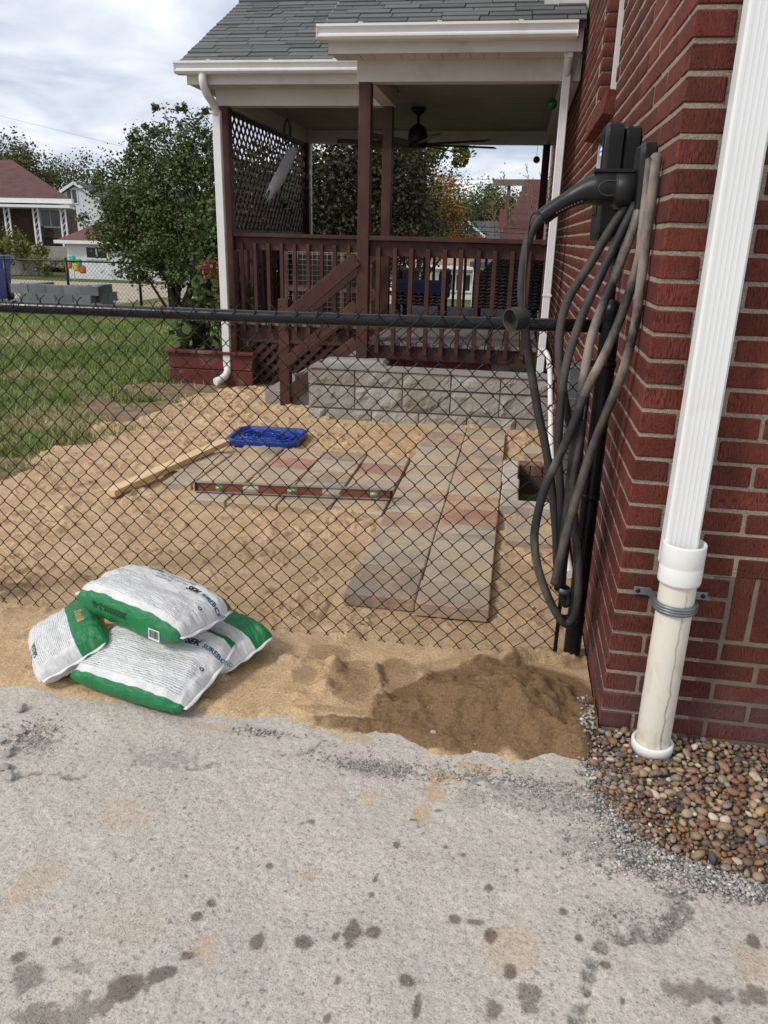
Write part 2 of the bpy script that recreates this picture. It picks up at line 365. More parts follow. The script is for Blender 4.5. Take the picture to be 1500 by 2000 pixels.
def drive_mat():
    b = NB('worn gravelly concrete'); wet = b.attr('wet'); sa = b.attr('sandy'); ru = b.attr('rub')
    g = b.noise(200, det=4, rough=.75)
    c = b.mix(b.ramp(b.noise(3.1, det=7, rough=.62), [(.32, 0.0), (.68, 1.0)]), (.62, .55, .465), (.48, .425, .37))
    c = b.mix(b.ramp(b.noise(11, det=6, rough=.7), [(.42, 0.0), (.72, .75)]), c, (.54, .50, .45))
    c = b.mix(b.ramp(b.noise(2.2, b.scale(b.pos, (1, 1.4, 1)), det=5), [(.58, 0.0), (.78, .5)]), c, (.47, .35, .22))
    # exposed aggregate: stones with their own tints and dark sockets
    wv = b.n('ShaderNodeVectorMath', operation='MULTIPLY_ADD'); b.l(b.n('ShaderNodeTexNoise').outputs[1], wv.inputs[0]); wv.inputs[1].default_value = (.03, .03, 0); b.l(b.pos, wv.inputs[2]); vd = b.vor(150, wv.outputs[0], 'Distance'); vc = b.vor(150, wv.outputs[0], 'Color')
    sv = b.n('ShaderNodeSeparateColor'); b.l(vc, sv.inputs[0])
    tint = b.ramp(sv.outputs[0], [(0, (.13, .12, .115)), (.3, (.32, .29, .26)), (.62, (.5, .46, .42)), (.85, (.44, .36, .28)), (1, (.70, .68, .65))])
    show = b.math('MULTIPLY', b.ramp(vd, [(.3, 1.0), (.46, 0.0)]), b.ramp(b.noise(9, det=6, rough=.75), [(.40, .0), (.66, .75)]))
    c = b.mix(show, c, tint)
    vd2 = b.vor(46, out='Distance'); vc2 = b.n('ShaderNodeSeparateColor'); b.l(b.vor(46, out='Color'), vc2.inputs[0])
    big = b.math('MULTIPLY', b.ramp(vd2, [(.2, 1.0), (.3, 0.0)]), b.ramp(vc2.outputs[1], [(.78, 0.0), (.84, .7)]))
    c = b.mix(big, c, b.ramp(vc2.outputs[2], [(0, (.19, .18, .18)), (.6, (.5, .46, .42)), (1, (.62, .58, .54))]))
    c = b.mix(b.math('MULTIPLY', ru, .8), c, b.mix(b.ramp(b.noise(120, det=5, rough=.8), [(.4, 0.0), (.6, 1.0)]), (.13, .115, .10), (.50, .47, .43)))
    c = b.mix(1.0, c, b.ramp(b.noise(80, det=7, rough=.82), [(.33, .38), (.45, .90), (.60, 1.10), (.72, 1.42)]), 'MULTIPLY')
    c = b.mix(1.0, c, b.ramp(g, [(.24, .45), (.42, .95), (.75, 1.2)]), 'MULTIPLY')
    c = b.mix(b.ramp(b.noise(38, det=5, rough=.75), [(.66, 0.0), (.74, .6)]), c, (.24, .21, .19))
    
    c = b.mix(b.math('MULTIPLY', sa, b.ramp(b.noise(60, det=4), [(.3, .3), (.65, 1.0)])), c, (.52, .355, .20))
    c = b.mix(wet, c, b.mix(1.0, c, (.36, .33, .31), 'MULTIPLY'))
    b.col(c); b.set(rough=b.ramp(wet, [(0, .93), (1, .62)]), spec=.25)
    hh = b.math('ADD', b.math('MULTIPLY', g, 1.2), b.math('ADD', b.math('MULTIPLY', b.ramp(vd, [(.1, 1.0), (.5, 0.0)]), .35), b.noise(45, det=6, rough=.75)))
    b.bump(hh, .6, .006); return b.m
M['drive'] = drive_mat()
def lawn_mat():
    b = NB('lawn soil'); ba = b.attr('bare'); g = b.noise(120, det=4, rough=.7)
    green = b.mix(b.ramp(b.noise(1.2, det=6), [(.3, 0.0), (.7, 1.0)]), (.12, .165, .042), (.17, .17, .06))
    dirt = b.mix(b.ramp(b.noise(7, det=7, rough=.65), [(.35, 0.0), (.65, 1.0)]), (.42, .30, .19), (.22, .145, .09))
    c = b.mix(b.ramp(ba, [(.3, 0.0), (.7, 1.0)]), green, dirt)
    b.col(b.mix(1.0, c, b.ramp(g, [(.25, .55), (.7, 1.2)]), 'MULTIPLY')); b.set(rough=.97, spec=.1); b.bump(g, .8, .02); return b.m
M['lawn'] = lawn_mat()
def grass_mat():
    b = NB('grass blades'); a = b.attr('tint')
    b.col(b.ramp(a, [(0, (.095, .14, .03)), (.45, (.175, .25, .055)), (.75, (.245, .295, .088)), (1, (.45, .38, .20))])); b.set(rough=.6, spec=.25); return b.m
M['grass'] = grass_mat()
def stone_mat(name, stops, use_attr, bump=.25):
    b = NB(name); k = b.attr('tint') if use_attr else b.rnd()
    c = b.ramp(k, stops, 'LINEAR')
    c = b.mix(1.0, c, b.ramp(b.noise(55, det=5, rough=.65), [(.25, .62), (.7, 1.2)]), 'MULTIPLY')
    c = b.mix(b.ramp(b.noise(28, det=4), [(.58, 0.0), (.75, .35)]), c, (.40, .36, .31))
    b.col(c); b.set(rough=.58, spec=.4); b.bump(b.noise(150, det=4), bump, .002); return b.m
_riv = [(0, (.05, .045, .042)), (.12, (.17, .105, .06)), (.25, (.27, .135, .06)), (.38, (.11, .09, .075)), (.5, (.29, .19, .10)), (.62, (.16, .06, .038)), (.72, (.38, .28, .175)), (.84, (.19, .175, .16)), (.94, (.46, .31, .15)), (1, (.60, .56, .50))]
M['pebble'] = stone_mat('river pebble', _riv, False); M['pebble_s'] = stone_mat('river pebbles', _riv, True)
_chip = [(0, (.12, .11, .10)), (.3, (.26, .25, .235)), (.6, (.39, .37, .34)), (.8, (.42, .35, .26)), (.9, (.50, .48, .45)), (1, (.64, .62, .58))]
M['chip'] = stone_mat('limestone chip', _chip, False, .5); M['chip_s'] = stone_mat('limestone chips', _chip, True, .5)

# ------------------------------------------------------------------ ground sheets
def ground_z(x, y):
    return -.5 * smooth(9, 20, y) - .03 - 3.2 * smooth(24, 130, y) * smooth(-16, -5, x)
gx = np.concatenate([np.linspace(-400, -30, 14), np.linspace(-26, 14, 41), np.linspace(20, 400, 12)]); gy = np.concatenate([np.linspace(-30, 4, 8), np.linspace(5, 45, 41), np.linspace(55, 900, 12)])
X, Y = np.meshgrid(gx, gy); V = np.stack([X, Y, ground_z(X, Y) - .12 + 0 * X], -1).reshape(-1, 3)
far = NB('far grass and earth'); far.col(far.mix(far.ramp(far.noise(.35, det=6), [(.35, 0.0), (.65, 1.0)]), (.075, .11, .03), (.13, .12, .055))); far.set(rough=1, spec=.05)
tag(link('ground', npmesh('ground', V, grid_faces(len(gx), len(gy)), far.m, attrs={})), kind='structure')

# driveway: near sheet with relief, oil and water marks
D = .005
nx, ny = int(3.0 / D), int(1.46 / D)
X, Y = np.meshgrid(np.linspace(-1.9, 1.1, nx), np.linspace(.66, 2.12, ny))
Zr = (fbm(X * 3, Y * 3, 4) - .5) * .012 + (fbm(X * 26, Y * 26, 4, .6) - .5) * .0075 + (fbm(X * 75, Y * 75, 2) - .5) * .003
wet = np.zeros_like(X); sandy = np.zeros_like(X); rub = np.zeros_like(X)
wob = (fbm(X * 22, Y * 22, 4) - .5); wob2 = (fbm(X * 60 + 9, Y * 60, 3) - .5)
def blot(arr, px, py, rx, ry=None, k=1.0, w=.9, rot=0):
    c = onz(px, py); ry = ry or rx
    sx = rx * .00105; sy = ry * .0014
    a = (X - c.x) * math.cos(rot) + (Y - c.y) * math.sin(rot); b_ = -(X - c.x) * math.sin(rot) + (Y - c.y) * math.cos(rot)
    d = np.sqrt((a / sx) ** 2 + (b_ / sy) ** 2) + (wob + .8 * wob2) * w * .9
    np.maximum(arr, k * smooth(1.2, .8, d), out=arr)
for s in [(503, 1838, 14), (590, 1840, 22, 13), (655, 1830, 7), (690, 1818, 20), (728, 1820, 18, 12), (680, 1846, 8), (385, 1790, 12, 9), (413, 1763, 12, 8), (365, 1866, 15, 8), (110, 1840, 10), (38, 1868, 18, 12), (608, 1605, 10, 6), (527, 1692, 9, 6), (775, 1650, 9, 8), (733, 1718, 7), (725, 1748, 6), (795, 1914, 15, 10), (815, 1960, 8, 22), (660, 1915, 7), (640, 1988, 8), (888, 1793, 14, 9), (930, 1800, 20, 6), (955, 1735, 10, 6), (958, 1825, 14), (997, 1895, 12), (1183, 1885, 14, 9), (1100, 1780, 8), (1010, 1700, 6), (1470, 1838, 16, 13), (1215, 1957, 6), (1400, 1995, 9), (870, 1655, 6, 4), (905, 1670, 7, 4), (505, 1690, 5, 3), (856, 1585, 9, 5), (806, 1602, 11, 5), (1130, 1832, 9)]:
    blot(wet, *s, k=.95, w=.8)
for s in [(250, 1928, 38, 22, .95, 1.2, .5), (310, 1905, 30, 12, .95, 1.2, .5), (60, 1910, 26, 22, .7, 2.2), (85, 1975, 40, 20, .7, 2.6), (150, 1975, 34, 26, .6, 3), (210, 1965, 16, 20, .8, 2.0), (130, 1890, 30, 10, .5, 3), (1030, 1945, 18, 24, .8, 1.8), (965, 1970, 22, 16, .85, 1.5), (1390, 1940, 75, 22, .75, 2.2, -.15), (1480, 1945, 22, 16, .8, 1.5), (1310, 1925, 20, 10, .6, 2)]:
    blot(wet, *s)
# crack channel with dark fines
for (x, y, r) in [(1290, 1715, 12), (1315, 1745, 16), (1325, 1775, 18), (1318, 1800, 18), (1285, 1818, 14), (1250, 1825, 15), (1215, 1832, 13), (1180, 1848, 11), (1160, 1880, 9), (1150, 1905, 9), (1146, 1935, 8), (1138, 1970, 10), (1130, 1995, 10), (1240, 1690, 9), (1215, 1612, 16), (1245, 1630, 24), (1265, 1600, 20)]:
    blot(rub, x, y, r * 1.25, r * .95, k=.85, w=2.6); blot(wet, x, y, r * 1.1, r * .8, k=.4, w=2.4)
for (x, y, a, b2, k) in [(850, 1545, 26, 34, 1), (870, 1515, 34, 18, 1), (825, 1590, 22, 26, .9), (655, 1540, 18, 9, .8), (400, 1855, 26, 26, .5), (600, 1710, 14, 12, .6), (70, 1720, 40, 60, .4), (1000, 1850, 60, 40, .4), (690, 1440, 60, 14, .7), (940, 1500, 60, 12, .9), (420, 1420, 90, 10, .6), (1470, 1885, 40, 30, .4), (240, 1590, 70, 40, .35), (720, 1560, 20, 20, .5)]:
    blot(sandy, x, y, a, b2, k, 1.4)
for (x, y, a, b2, k) in [(340, 1480, 110, 30, .55), (740, 1500, 70, 24, .55), (1050, 1560, 130, 40, .5), (60, 1450, 60, 40, .5), (1180, 1650, 90, 40, .5), (1240, 1560, 80, 50, .6), (1390, 1700, 120, 26, .7), (930, 1560, 40, 30, .4)]:
    blot(rub, x, y, a, b2, k, 1.8)
Zr -= .006 * rub
for cr_ in ([(1290, 1640), (1240, 1690), (1215, 1740), (1160, 1800), (1130, 1880), (1140, 2000)], [(640, 1450), (560, 1480), (470, 1478), (380, 1500), (300, 1490), (200, 1520), (60, 1510)], [(1318, 1800), (1290, 1830), (1200, 1842), (1158, 1885), (1148, 1940), (1136, 2010)]):
    q_ = [onz(*p) for p in cr_]; dm_ = np.full_like(X, 9.0)
    for a_, b_ in zip(q_, q_[1:]):
        ab = b_ - a_; L2 = ab.x ** 2 + ab.y ** 2; tt_ = np.clip(((X - a_.x) * ab.x + (Y - a_.y) * ab.y) / L2, 0, 1); dm_ = np.minimum(dm_, np.hypot(X - a_.x - tt_ * ab.x + wob * .05, Y - a_.y - tt_ * ab.y + wob2 * .03))
    k_ = smooth(.012, .002, dm_) * smooth(.42, .55, fbm(X * 5 + 3, Y * 5, 3)); Zr -= .006 * k_; rub = np.maximum(rub, k_ * .9); wet = np.maximum(wet, k_ * .45)
tag(link('driveway', npmesh('driveway', np.stack([X, Y, Zr], -1).reshape(-1, 3), grid_faces(nx, ny), M['drive'], attrs={'wet': ('FLOAT', wet), 'sandy': ('FLOAT', sandy), 'rub': ('FLOAT', rub)})), kind='structure')
dm = MB()
for (a, b_, c, d) in [(-12, -1.9, -8, 2.05), (1.1, 6, -8, 2.0), (-1.9, 1.1, -8, .66)]: dm.add([(a, c, -.004), (b_, c, -.004), (b_, d, -.004), (a, d, -.004)], [(0, 1, 2, 3)])
tag(dm.build('driveway', M['drive']), kind='structure')

# sand bed: heights from footprints, rake ridges, the wet pile beside the wall
D = .0082
x0, x1, y0, y1 = -3.25, .356, 1.84, 7.9
nx, ny = int((x1 - x0) / D), int((y1 - y0) / D)
X, Y = np.meshgrid(np.linspace(x0, x1, nx), np.linspace(y0, y1, ny))
edge_pts = [onz(*p) for p in [(-200, 1350), (0, 1360), (150, 1370), (330, 1400), (480, 1420), (620, 1440), (760, 1455), (850, 1482), (900, 1492), (1000, 1500), (1140, 1500), (1165, 1470)]]
ex = np.array([p.x for p in edge_pts]); ey = np.array([p.y for p in edge_pts])
yb = np.interp(X, ex, ey) + (fbm(X * 9, Y * 9, 4) - .5) * .10
def sand_h(X, Y, yb=None):
    warp = fbm(X * 2, Y * 2, 3) * 2
    h = .012 + (fbm(X * 1.3, Y * 1.3, 4) - .5) * .05 + (fbm(X * 5 + warp, Y * 7 + warp, 5, .55) - .5) * .075 + (fbm(X * 10 + warp, Y * 12, 4, .6) - .5) * .07 - .05 * np.abs(fbm(X * 8 + warp + 30, Y * 9 + 7, 3) - .5) + (fbm(X * 26, Y * 26, 4, .7) - .5) * .045
    rg = np.abs(fbm(X * 3.1 + 40, Y * 5.5 + 9, 3) - .5)
    h += .022 * (1 - smooth(0, .05, rg))
    return h
H = sand_h(X, Y)
wetm = np.zeros_like(X)
w2 = fbm(X * 8, Y * 8, 4) - .5
def mound(px, py, rx, ry, hh, rot=0, wv=0.0, pw=1.0):
    global H, wetm
    c = onz(px, py); a = (X - c.x) * math.cos(rot) + (Y - c.y) * math.sin(rot); b_ = -(X - c.x) * math.sin(rot) + (Y - c.y) * math.cos(rot)
    d = np.sqrt((a / rx) ** 2 + (b_ / ry) ** 2) + w2 * .35
    k = smooth(1, 0, d) ** pw; H = H + hh * k
    if wv: wetm = np.maximum(wetm, wv * smooth(1.0, .8, d))
H = np.where(Y < 2.6, H * .7, H)
mound(1000, 1370, .34, .26, .085, .1, .95); mound(900, 1400, .30, .22, .035, 0, .85); mound(1090, 1430, .24, .22, .045, 0, 1.0)
mound(960, 1300, .30, .07, .05, .35, .35); mound(1080, 1290, .2, .09, .04, 0, .35)
H += smooth(.2, .7, wetm) * (fbm(X * 20, Y * 20, 4, .65) - .5) * .03
mound(700, 1330, .30, .19, .055, 0, 0)
mound(690, 1340, .10, .15, -.05, .2, .42, .7); mound(775, 1330, .085, .15, -.06, .3, .45, .7); mound(595, 1325, .05, .07, -.035, 0, .3, .7); mound(640, 1280, .09, .06, -.03, 0, .3, .7); mound(720, 1265, .07, .05, -.02)
mound(735, 1335, .035, .14, .026, .15); mound(822, 1340, .04, .13, .03, -.6); mound(655, 1310, .05, .10, .02, .3); mound(650, 1392, .12, .02, -.012, 0, .4); mound(760, 1385, .2, .03, .02, 0, .4)
mound(560, 1290, .14, .10, .025); mound(650, 1240, .2, .08, .022); mound(480, 1330, .2, .1, .015)
mound(700, 1420, .16, .035, .012, 0, .7); mound(860, 1450, .2, .05, .012, 0, .8)
# shoe tread ridges pressed into the two prints
for (px, py, rx, ry) in [(690, 1340, .06, .10), (770, 1340, .05, .10)]:
    c = onz(px, py); d = ((X - c.x) / rx) ** 2 + ((Y - c.y) / ry) ** 2
    H += .004 * np.sin((Y - c.y) * 330 + 9 * np.abs(X - c.x) * 10) * smooth(1, .6, d)
# sand thins out over the driveway edge, the lawn and along the walls
ramp_e = smooth(-.03, .10, Y - yb)
H = np.where(Y > yb + .03, np.maximum(H, .014 + .01 * w2), H); H = -.03 + (H + .03) * ramp_e
lx = np.interp(Y, [3.3, 3.9, 4.5, 5.2, 6.2, 7.2, 8], [-3.25, -2.98, -2.92, -2.95, -2.85, -2.72, -2.2]) + (fbm(X * 4, Y * 4, 4) - .5) * .45
H = H - .07 * smooth(.02, -.16, X - lx)
H = np.where((Y > 7.1) & (X < -1.2), H - .05 * smooth(7.1, 7.4, Y), H)
wx0, wx1, wy0, wy1 = .10, .36, 4.14, 5.02           # the window well stays open
inw = (X > wx0) & (Y > wy0) & (Y < wy1); H = np.where(inw, -.35, H)
pav = ((X > -.585) & (X < .0) & (Y > 2.80) & (Y < 5.93)) | ((X > -1.86 + .2 * (4.9 - Y)) & (X < -.6) & (Y > 3.86) & (Y < 4.98))
H = np.where(pav, np.minimum(H, .008), np.where((Y > 2.55) & (H > .022), .022 + (H - .022) * .8, H))
H = H - .018 * smooth(2.60, 2.70, Y) * smooth(2.86, 2.80, Y) * (np.abs(X + .3) < .36)
wetm = np.clip(wetm * (.8 + .9 * (fbm(X * 14, Y * 14, 3) - .3)), 0, 1) + .10 * smooth(.55, .7, fbm(X * 2.2 + 5, Y * 2.2, 4))
tag(link('sand_bed', npmesh('sand_bed', np.stack([X, Y, H], -1).reshape(-1, 3), grid_faces(nx, ny), M['sand'], attrs={'wet': ('FLOAT', np.clip(wetm, 0, 1))})), kind='structure')
SX, SY, SH = X, Y, H
def sand_z(x, y):
    i = int(np.clip((x - x0_s) / (x1_s - x0_s) * (SX.shape[1] - 1), 0, SX.shape[1] - 1)); j = int(np.clip((y - y0_s) / (y1_s - y0_s) * (SX.shape[0] - 1), 0, SX.shape[0] - 1))
    return float(SH[j, i])
x0_s, x1_s, y0_s, y1_s = x0, x1, y0, y1

# lawn, patchy towards the sand
nx, ny = 190, 400
X, Y = np.meshgrid(np.linspace(-11, -2.35, nx), np.linspace(2.3, 24, ny))
def bare_f(X, Y):
    lx = np.interp(Y, [2, 3.9, 4.5, 5.2, 6.2, 7.2, 9, 14], [-3.2, -3.05, -3.0, -3.05, -2.95, -2.8, -3.2, -3.4])
    d = lx - X
    b = smooth(.55, -.1, d + (fbm(X * 3.4, Y * 3.0, 5, .6) - .5) * 3.2)
    b = np.maximum(b, smooth(.5, .62, fbm(X * 1.4 + 3, Y * 1.1, 4)) * .75 * smooth(9, 6, Y))
    b = np.maximum(b, .9 * smooth(1.0, .6, np.sqrt(((X + 3.2) / .9) ** 2 + ((Y - 7.0) / .5) ** 2) + (fbm(X * 5, Y * 5, 3) - .5)))
    return np.clip(np.maximum(b, .7 * smooth(.6, .68, fbm(X * .9 + 8, Y * .7, 4))), 0, 1)
BA = bare_f(X, Y)
ZL = np.minimum(ground_z(X, Y) + .03, 0) + (fbm(X * 3, Y * 3, 4) - .5) * .04 - .008
tag(link('lawn', npmesh('lawn', np.stack([X, Y, ZL], -1).reshape(-1, 3), grid_faces(nx, ny), M['lawn'], attrs={'bare': ('FLOAT', BA)})), kind='structure')
# grass blades
n = 280000
t = RNG.random(n); gy_ = 2.4 + 17 * t ** 1.6; gx_ = -2.45 - RNG.random(n) * (1.2 + .52 * gy_)
keep = RNG.random(n) > bare_f(gx_, gy_) * 1.02 - .02; gx_, gy_ = gx_[keep], gy_[keep]; n = len(gx_)
gz_ = np.minimum(ground_z(gx_, gy_) + .03, 0) + (fbm(gx_ * 3, gy_ * 3, 4) - .5) * .04 - .01
hh = (.025 + .05 * RNG.random(n)) * (.75 + .6 * fbm(gx_ * 1.5, gy_ * 1.5, 3)) * (1 + .03 * gy_); an = RNG.random(n) * 6.283; wd = (.0022 + .0012 * gy_ * .35)
le = RNG.normal(0, .6, (n, 2)) * hh[:, None]
P0 = np.stack([gx_ - np.cos(an) * wd, gy_ - np.sin(an) * wd, gz_], 1); P1 = np.stack([gx_ + np.cos(an) * wd, gy_ + np.sin(an) * wd, gz_], 1)
P2 = np.stack([gx_ + le[:, 0], gy_ + le[:, 1], gz_ + hh], 1)
tint = np.clip(.12 + fbm(gx_ * 1.1, gy_ * .8, 4) * .9 + RNG.normal(0, .13, n) - .05 + .35 * bare_f(gx_, gy_), 0, 1)
g = link('grass', npmesh('grass', np.stack([P0, P1, P2], 1).reshape(-1, 3), np.arange(3 * n).reshape(-1, 3), M['grass'], False, {'tint': ('FLOAT', np.repeat(tint, 3))}))
tag(g, 'short patchy green grass growing on the lawn', 'grass', kind='stuff')

# pebble bed, chips and loose stones
def rock_mesh(name, seed, mat, sub=2, rough=.18, flat=.7, facets=False, nc=3):
    import bmesh
    bm = bmesh.new(); bmesh.ops.create_icosphere(bm, subdivisions=sub, radius=1); r = random.Random(seed)
    ax = [Vector((r.gauss(0, 1), r.gauss(0, 1), r.gauss(0, 1))).normalized() for _ in range(7)]; am = [r.uniform(-rough, rough) for _ in ax]
    cuts = [(Vector((r.gauss(0, 1), r.gauss(0, 1), r.gauss(0, 1))).normalized(), r.uniform(.45, .8)) for _ in range(9 if facets else nc)]
    sx, sy = r.uniform(.75, 1.2), r.uniform(.65, .95)
    for v in bm.verts:
        p = v.co.copy(); k = 1 + sum(a_ * max(0, p.dot(x_)) ** 2 for a_, x_ in zip(am, ax)); p *= k
        for c_, d_ in cuts:
            e = p.dot(c_) - d_
            if e > 0: p -= c_ * e * (.95 if facets else .6)
        v.co = Vector((p.x * sx, p.y * sy, p.z * flat))
    me = bpy.data.meshes.new(name); bm.to_mesh(me); bm.free(); me.materials.append(mat)
    if not facets: me.polygons.foreach_set('use_smooth', [True] * len(me.polygons))
    return me
peb = [rock_mesh('pebble', k, M['pebble'], 2, .42, .62, nc=5) for k in range(14)]
chp = [rock_mesh('stone_chip', 50 + k, M['chip'], 1, .4, .6, True) for k in range(8)]
def mesh_np(me):
    V = np.zeros(len(me.vertices) * 3, np.float32); me.vertices.foreach_get('co', V); me.calc_loop_triangles()
    Fz = np.zeros(len(me.loop_triangles) * 3, np.int32); me.loop_triangles.foreach_get('vertices', Fz); return V.reshape(-1, 3), Fz.reshape(-1, 3)
def scatter(name, variants, pts, mat, smooth_=True):   # pts: x,y,z,size
    VV, FF, TT = [], [], []; b = 0; vn = [mesh_np(m) for m in variants]
    for p in pts:
        V, Fz = vn[random.randrange(len(vn))]; m = Euler((random.uniform(-.5, .5), random.uniform(-.5, .5), random.uniform(0, 6.28))).to_matrix()
        VV.append(V @ np.array(m).T * p[3] + np.array(p[:3])); FF.append(Fz + b); TT.append(np.full(len(V), random.random())); b += len(V)
    return npmesh(name, np.concatenate(VV), np.concatenate(FF), mat, smooth_, {'tint': ('FLOAT', np.concatenate(TT))})
gb = MB()
poly = [(.33, 2.13), (.315, 1.98), (.325, 1.83), (.40, 1.69), (.50, 1.63), (.62, 1.59), (.85, 1.55), (1.5, 1.5), (1.5, 2.13)]
from mathutils.geometry import intersect_point_tri_2d
def inpoly(x, y, pl=poly):
    c = False; j = len(pl) - 1
    for i in range(len(pl)):
        if (pl[i][1] > y) != (pl[j][1] > y) and x < (pl[j][0] - pl[i][0]) * (y - pl[i][1]) / (pl[j][1] - pl[i][1]) + pl[i][0]: c = not c
        j = i
    return c
gb.add([(x, y, .006) for x, y in poly], [tuple(range(len(poly)))])
bed = tag(gb.build('gravel_bed', M['gravel_dark']), kind='structure')
cand = []; cells = {}
def far_enough(x, y, r):
    cx, cy = int(x / .03), int(y / .03)
    for i in range(cx - 1, cx + 2):
        for j in range(cy - 1, cy + 2):
            for (a, b_, c) in cells.get((i, j), ()):
                if (a - x) ** 2 + (b_ - y) ** 2 < (.74 * (r + c)) ** 2: return False
    cells.setdefault((cx, cy), []).append((x, y, r)); return True
for k in range(34000):
    x, y = random.uniform(.3, 1.25), random.uniform(1.5, 2.12)
    if not inpoly(x, y) or (random.random() < .6 * max(0, 1 - (x - .33) / .13 - (y - 1.62) / .5)): continue
    ed = min(1, (x - .33) / .25 + (y - 1.75) / .5)
    r = (random.choice([.010, .0125, .0145, .0165]) if k < 9000 else random.choice([.007, .009, .011])) * random.uniform(.8, 1.12) * (.6 + .4 * max(0, ed))
    if abs(x - .507) < .052 + r and abs(y - 2.055) < .055 + r: continue
    if far_enough(x, y, r): cand.append((x, y, .006 + r * .45 + random.uniform(0, .006) + .012 * max(0, (y - 1.85)), r))
cand.sort(key=lambda p: -p[3] / (p[1] + .0) * (1 if p[0] < .98 else .3))
for p in cand[:290]:
    link('pebble', random.choice(peb), bed, T(*p[:3]) @ Euler((random.uniform(-.4, .4), random.uniform(-.4, .4), random.uniform(0, 6.28))).to_matrix().to_4x4() @ Matrix.Scale(p[3] * 1.12, 4))
rest = [(*p[:3], p[3] * 1.12) for p in cand[290:]] + [(x, y, .004, random.uniform(.005, .009)) for x, y in ((random.uniform(.3, 1.25), random.uniform(1.5, 2.12)) for _ in range(3500)) if inpoly(x, y)]
small = [rock_mesh('pebbles_small', 20 + k, M['pebble_s'], 1, .3, .62) for k in range(6)]
tag(link('pebbles', scatter('pebbles', small, rest, M['pebble_s']), bed), kind='stuff')
# limestone chips strewn over driveway and gravel edge
pts = []
def strew(px, py, sx, sy, n, r0, r1, z=.004):
    c = onz(px, py)
    for _ in range(n):
        x, y = random.gauss(c.x, sx), random.gauss(c.y, sy)
        if x > 1.2 or y < .7 or (x > .36 and y > 2.12) or abs(x - .507) < .06 and abs(y - 2.055) < .06: continue
        zz_ = z + (max(sand_z(x, y), 0) if (y > 1.9 and x < .35) else 0)
        pts.append((x, y, zz_, random.uniform(r0, r1) ** 1.0))
strew(730, 1500, .09, .025, 420, .0015, .0045); strew(960, 1520, .16, .022, 500, .0015, .005); strew(1080, 1560, .14, .05, 700, .0012, .004); strew(1200, 1600, .08, .06, 600, .0015, .0055)
strew(1280, 1690, .10, .035, 700, .0015, .006); strew(1400, 1725, .10, .025, 700, .0015, .006); strew(1180, 1510, .03, .03, 260, .003, .008, .008); strew(1150, 1430, .02, .06, 120, .004, .009, .01)
strew(1190, 1540, .03, .06, 420, .003, .008, .006); strew(1230, 1620, .04, .05, 420, .003, .008, .006); strew(1330, 1700, .07, .03, 420, .003, .009, .006); strew(1440, 1735, .06, .02, 250, .003, .009, .006); strew(60, 1440, .06, .05, 250, .0015, .006); strew(510, 1432, .05, .012, 120, .002, .006); strew(1260, 1800, .06, .02, 200, .0012, .004); strew(1170, 1800, .02, .02, 60, .002, .004)
for _ in range(2600): pts.append((random.uniform(-1.7, .8), random.uniform(.9, 1.95), .001, random.uniform(.0008, .0028)))
small = [rock_mesh('chips_small', 80 + k, M['chip_s'], 1, .4, .6, True) for k in range(5)]
tag(link('stone_chips', scatter('stone_chips', small, pts, M['chip_s'], False)), 'loose grey limestone chips strewn along the driveway edge', 'gravel', kind='stuff')

pst = [rock_mesh('loose_stone', 200 + k, PM('pale grey limestone', (.42, .40, .37), (.30, .285, .265), sc=30, rough=.85, bump=.4, bsc=120), 2, .4, .6, True) for k in range(3)]
for i, (px, py, r) in enumerate([(12, 1503, .02), (14, 1477, .017), (18, 1519, .022), (40, 1432, .016), (22, 1462, .013), (5, 1450, .018), (45, 1385, .02)]):
    c = onz(px, py); o = link('loose_stone', pst[i % 3], None, T(c.x, c.y, r * .4) @ RZ(i * 1.3) @ Matrix.Scale(r, 4)); tag(o, 'walnut-sized pale grey stone lying on the driveway near the sand bags', 'stone', 'loose stones on the driveway')
for i, (px, py, r) in enumerate([(848, 1430, .010), (1042, 1186, .013), (660, 1246, .012), (820, 1232, .010), (330, 1358, .008), (387, 1400, .009)]):
    c = onz(px, py, .02); o = link('loose_stone', pst[i % 3], None, T(c.x, c.y, sand_z(c.x, c.y) + r * .3) @ RZ(i * 2.1) @ Matrix.Scale(r, 4)); tag(o, 'small pale stone lying on the sand', 'stone', 'loose stones on the sand')
# ------------------------------------------------------------------ brick house
CW = .0667; WX, WY = .36, 2.137       # course height, left-hand face, front face
house = thing('brick_house', 'dark red brick house with tan mortar, sharp corner beside the gravel', 'house', (WX, WY, 0))
ZT = 4.2; WN0, WN1, WZ = 3.86, 4.72, 2.055
wall = MB()
def cb(*a): wall.box(*a)
cb(WX + .0032, .62, WY + .0035, WN0, -.4, ZT); cb(WX + .0032, .62, WN0, WN1 + .012, -.4, WZ - .03); cb(WX + .0032, .62, WN1 + .012, 12.5, -.4, ZT)
cb(.62, 2.4, WY + .0035, WY + .26, .547, ZT)
wallo = wall.build('wall', M['mortar'], house)
fm = MB(); fm.box(.62, 2.4, WY + .004, WY + .26, -.4, .545); fm.build('foundation_mortar', M['mortar_grey'], house)
JT = .0110; BL, BH_, BD = .2035 , CW - JT, .092
def brickmesh(l, h, seed):     # length on x, face at y=0, slightly uneven
    r = random.Random(seed); m = MB(); m.cbox(0, l, 0, .06, 0, h, .0035)
    m.v = [(x + r.uniform(-.0012, .0012), y + r.uniform(-.0013, .0013), z + r.uniform(-.0012, .0012)) for x, y, z in m.v]
    return m.mesh('brick', M['brick'])
full = [brickmesh(BL, BH_, k) for k in range(5)]; half = [brickmesh(BD, BH_, 10 + k) for k in range(3)]; sold = [brickmesh(BH_, BL, 20 + k) for k in range(3)]
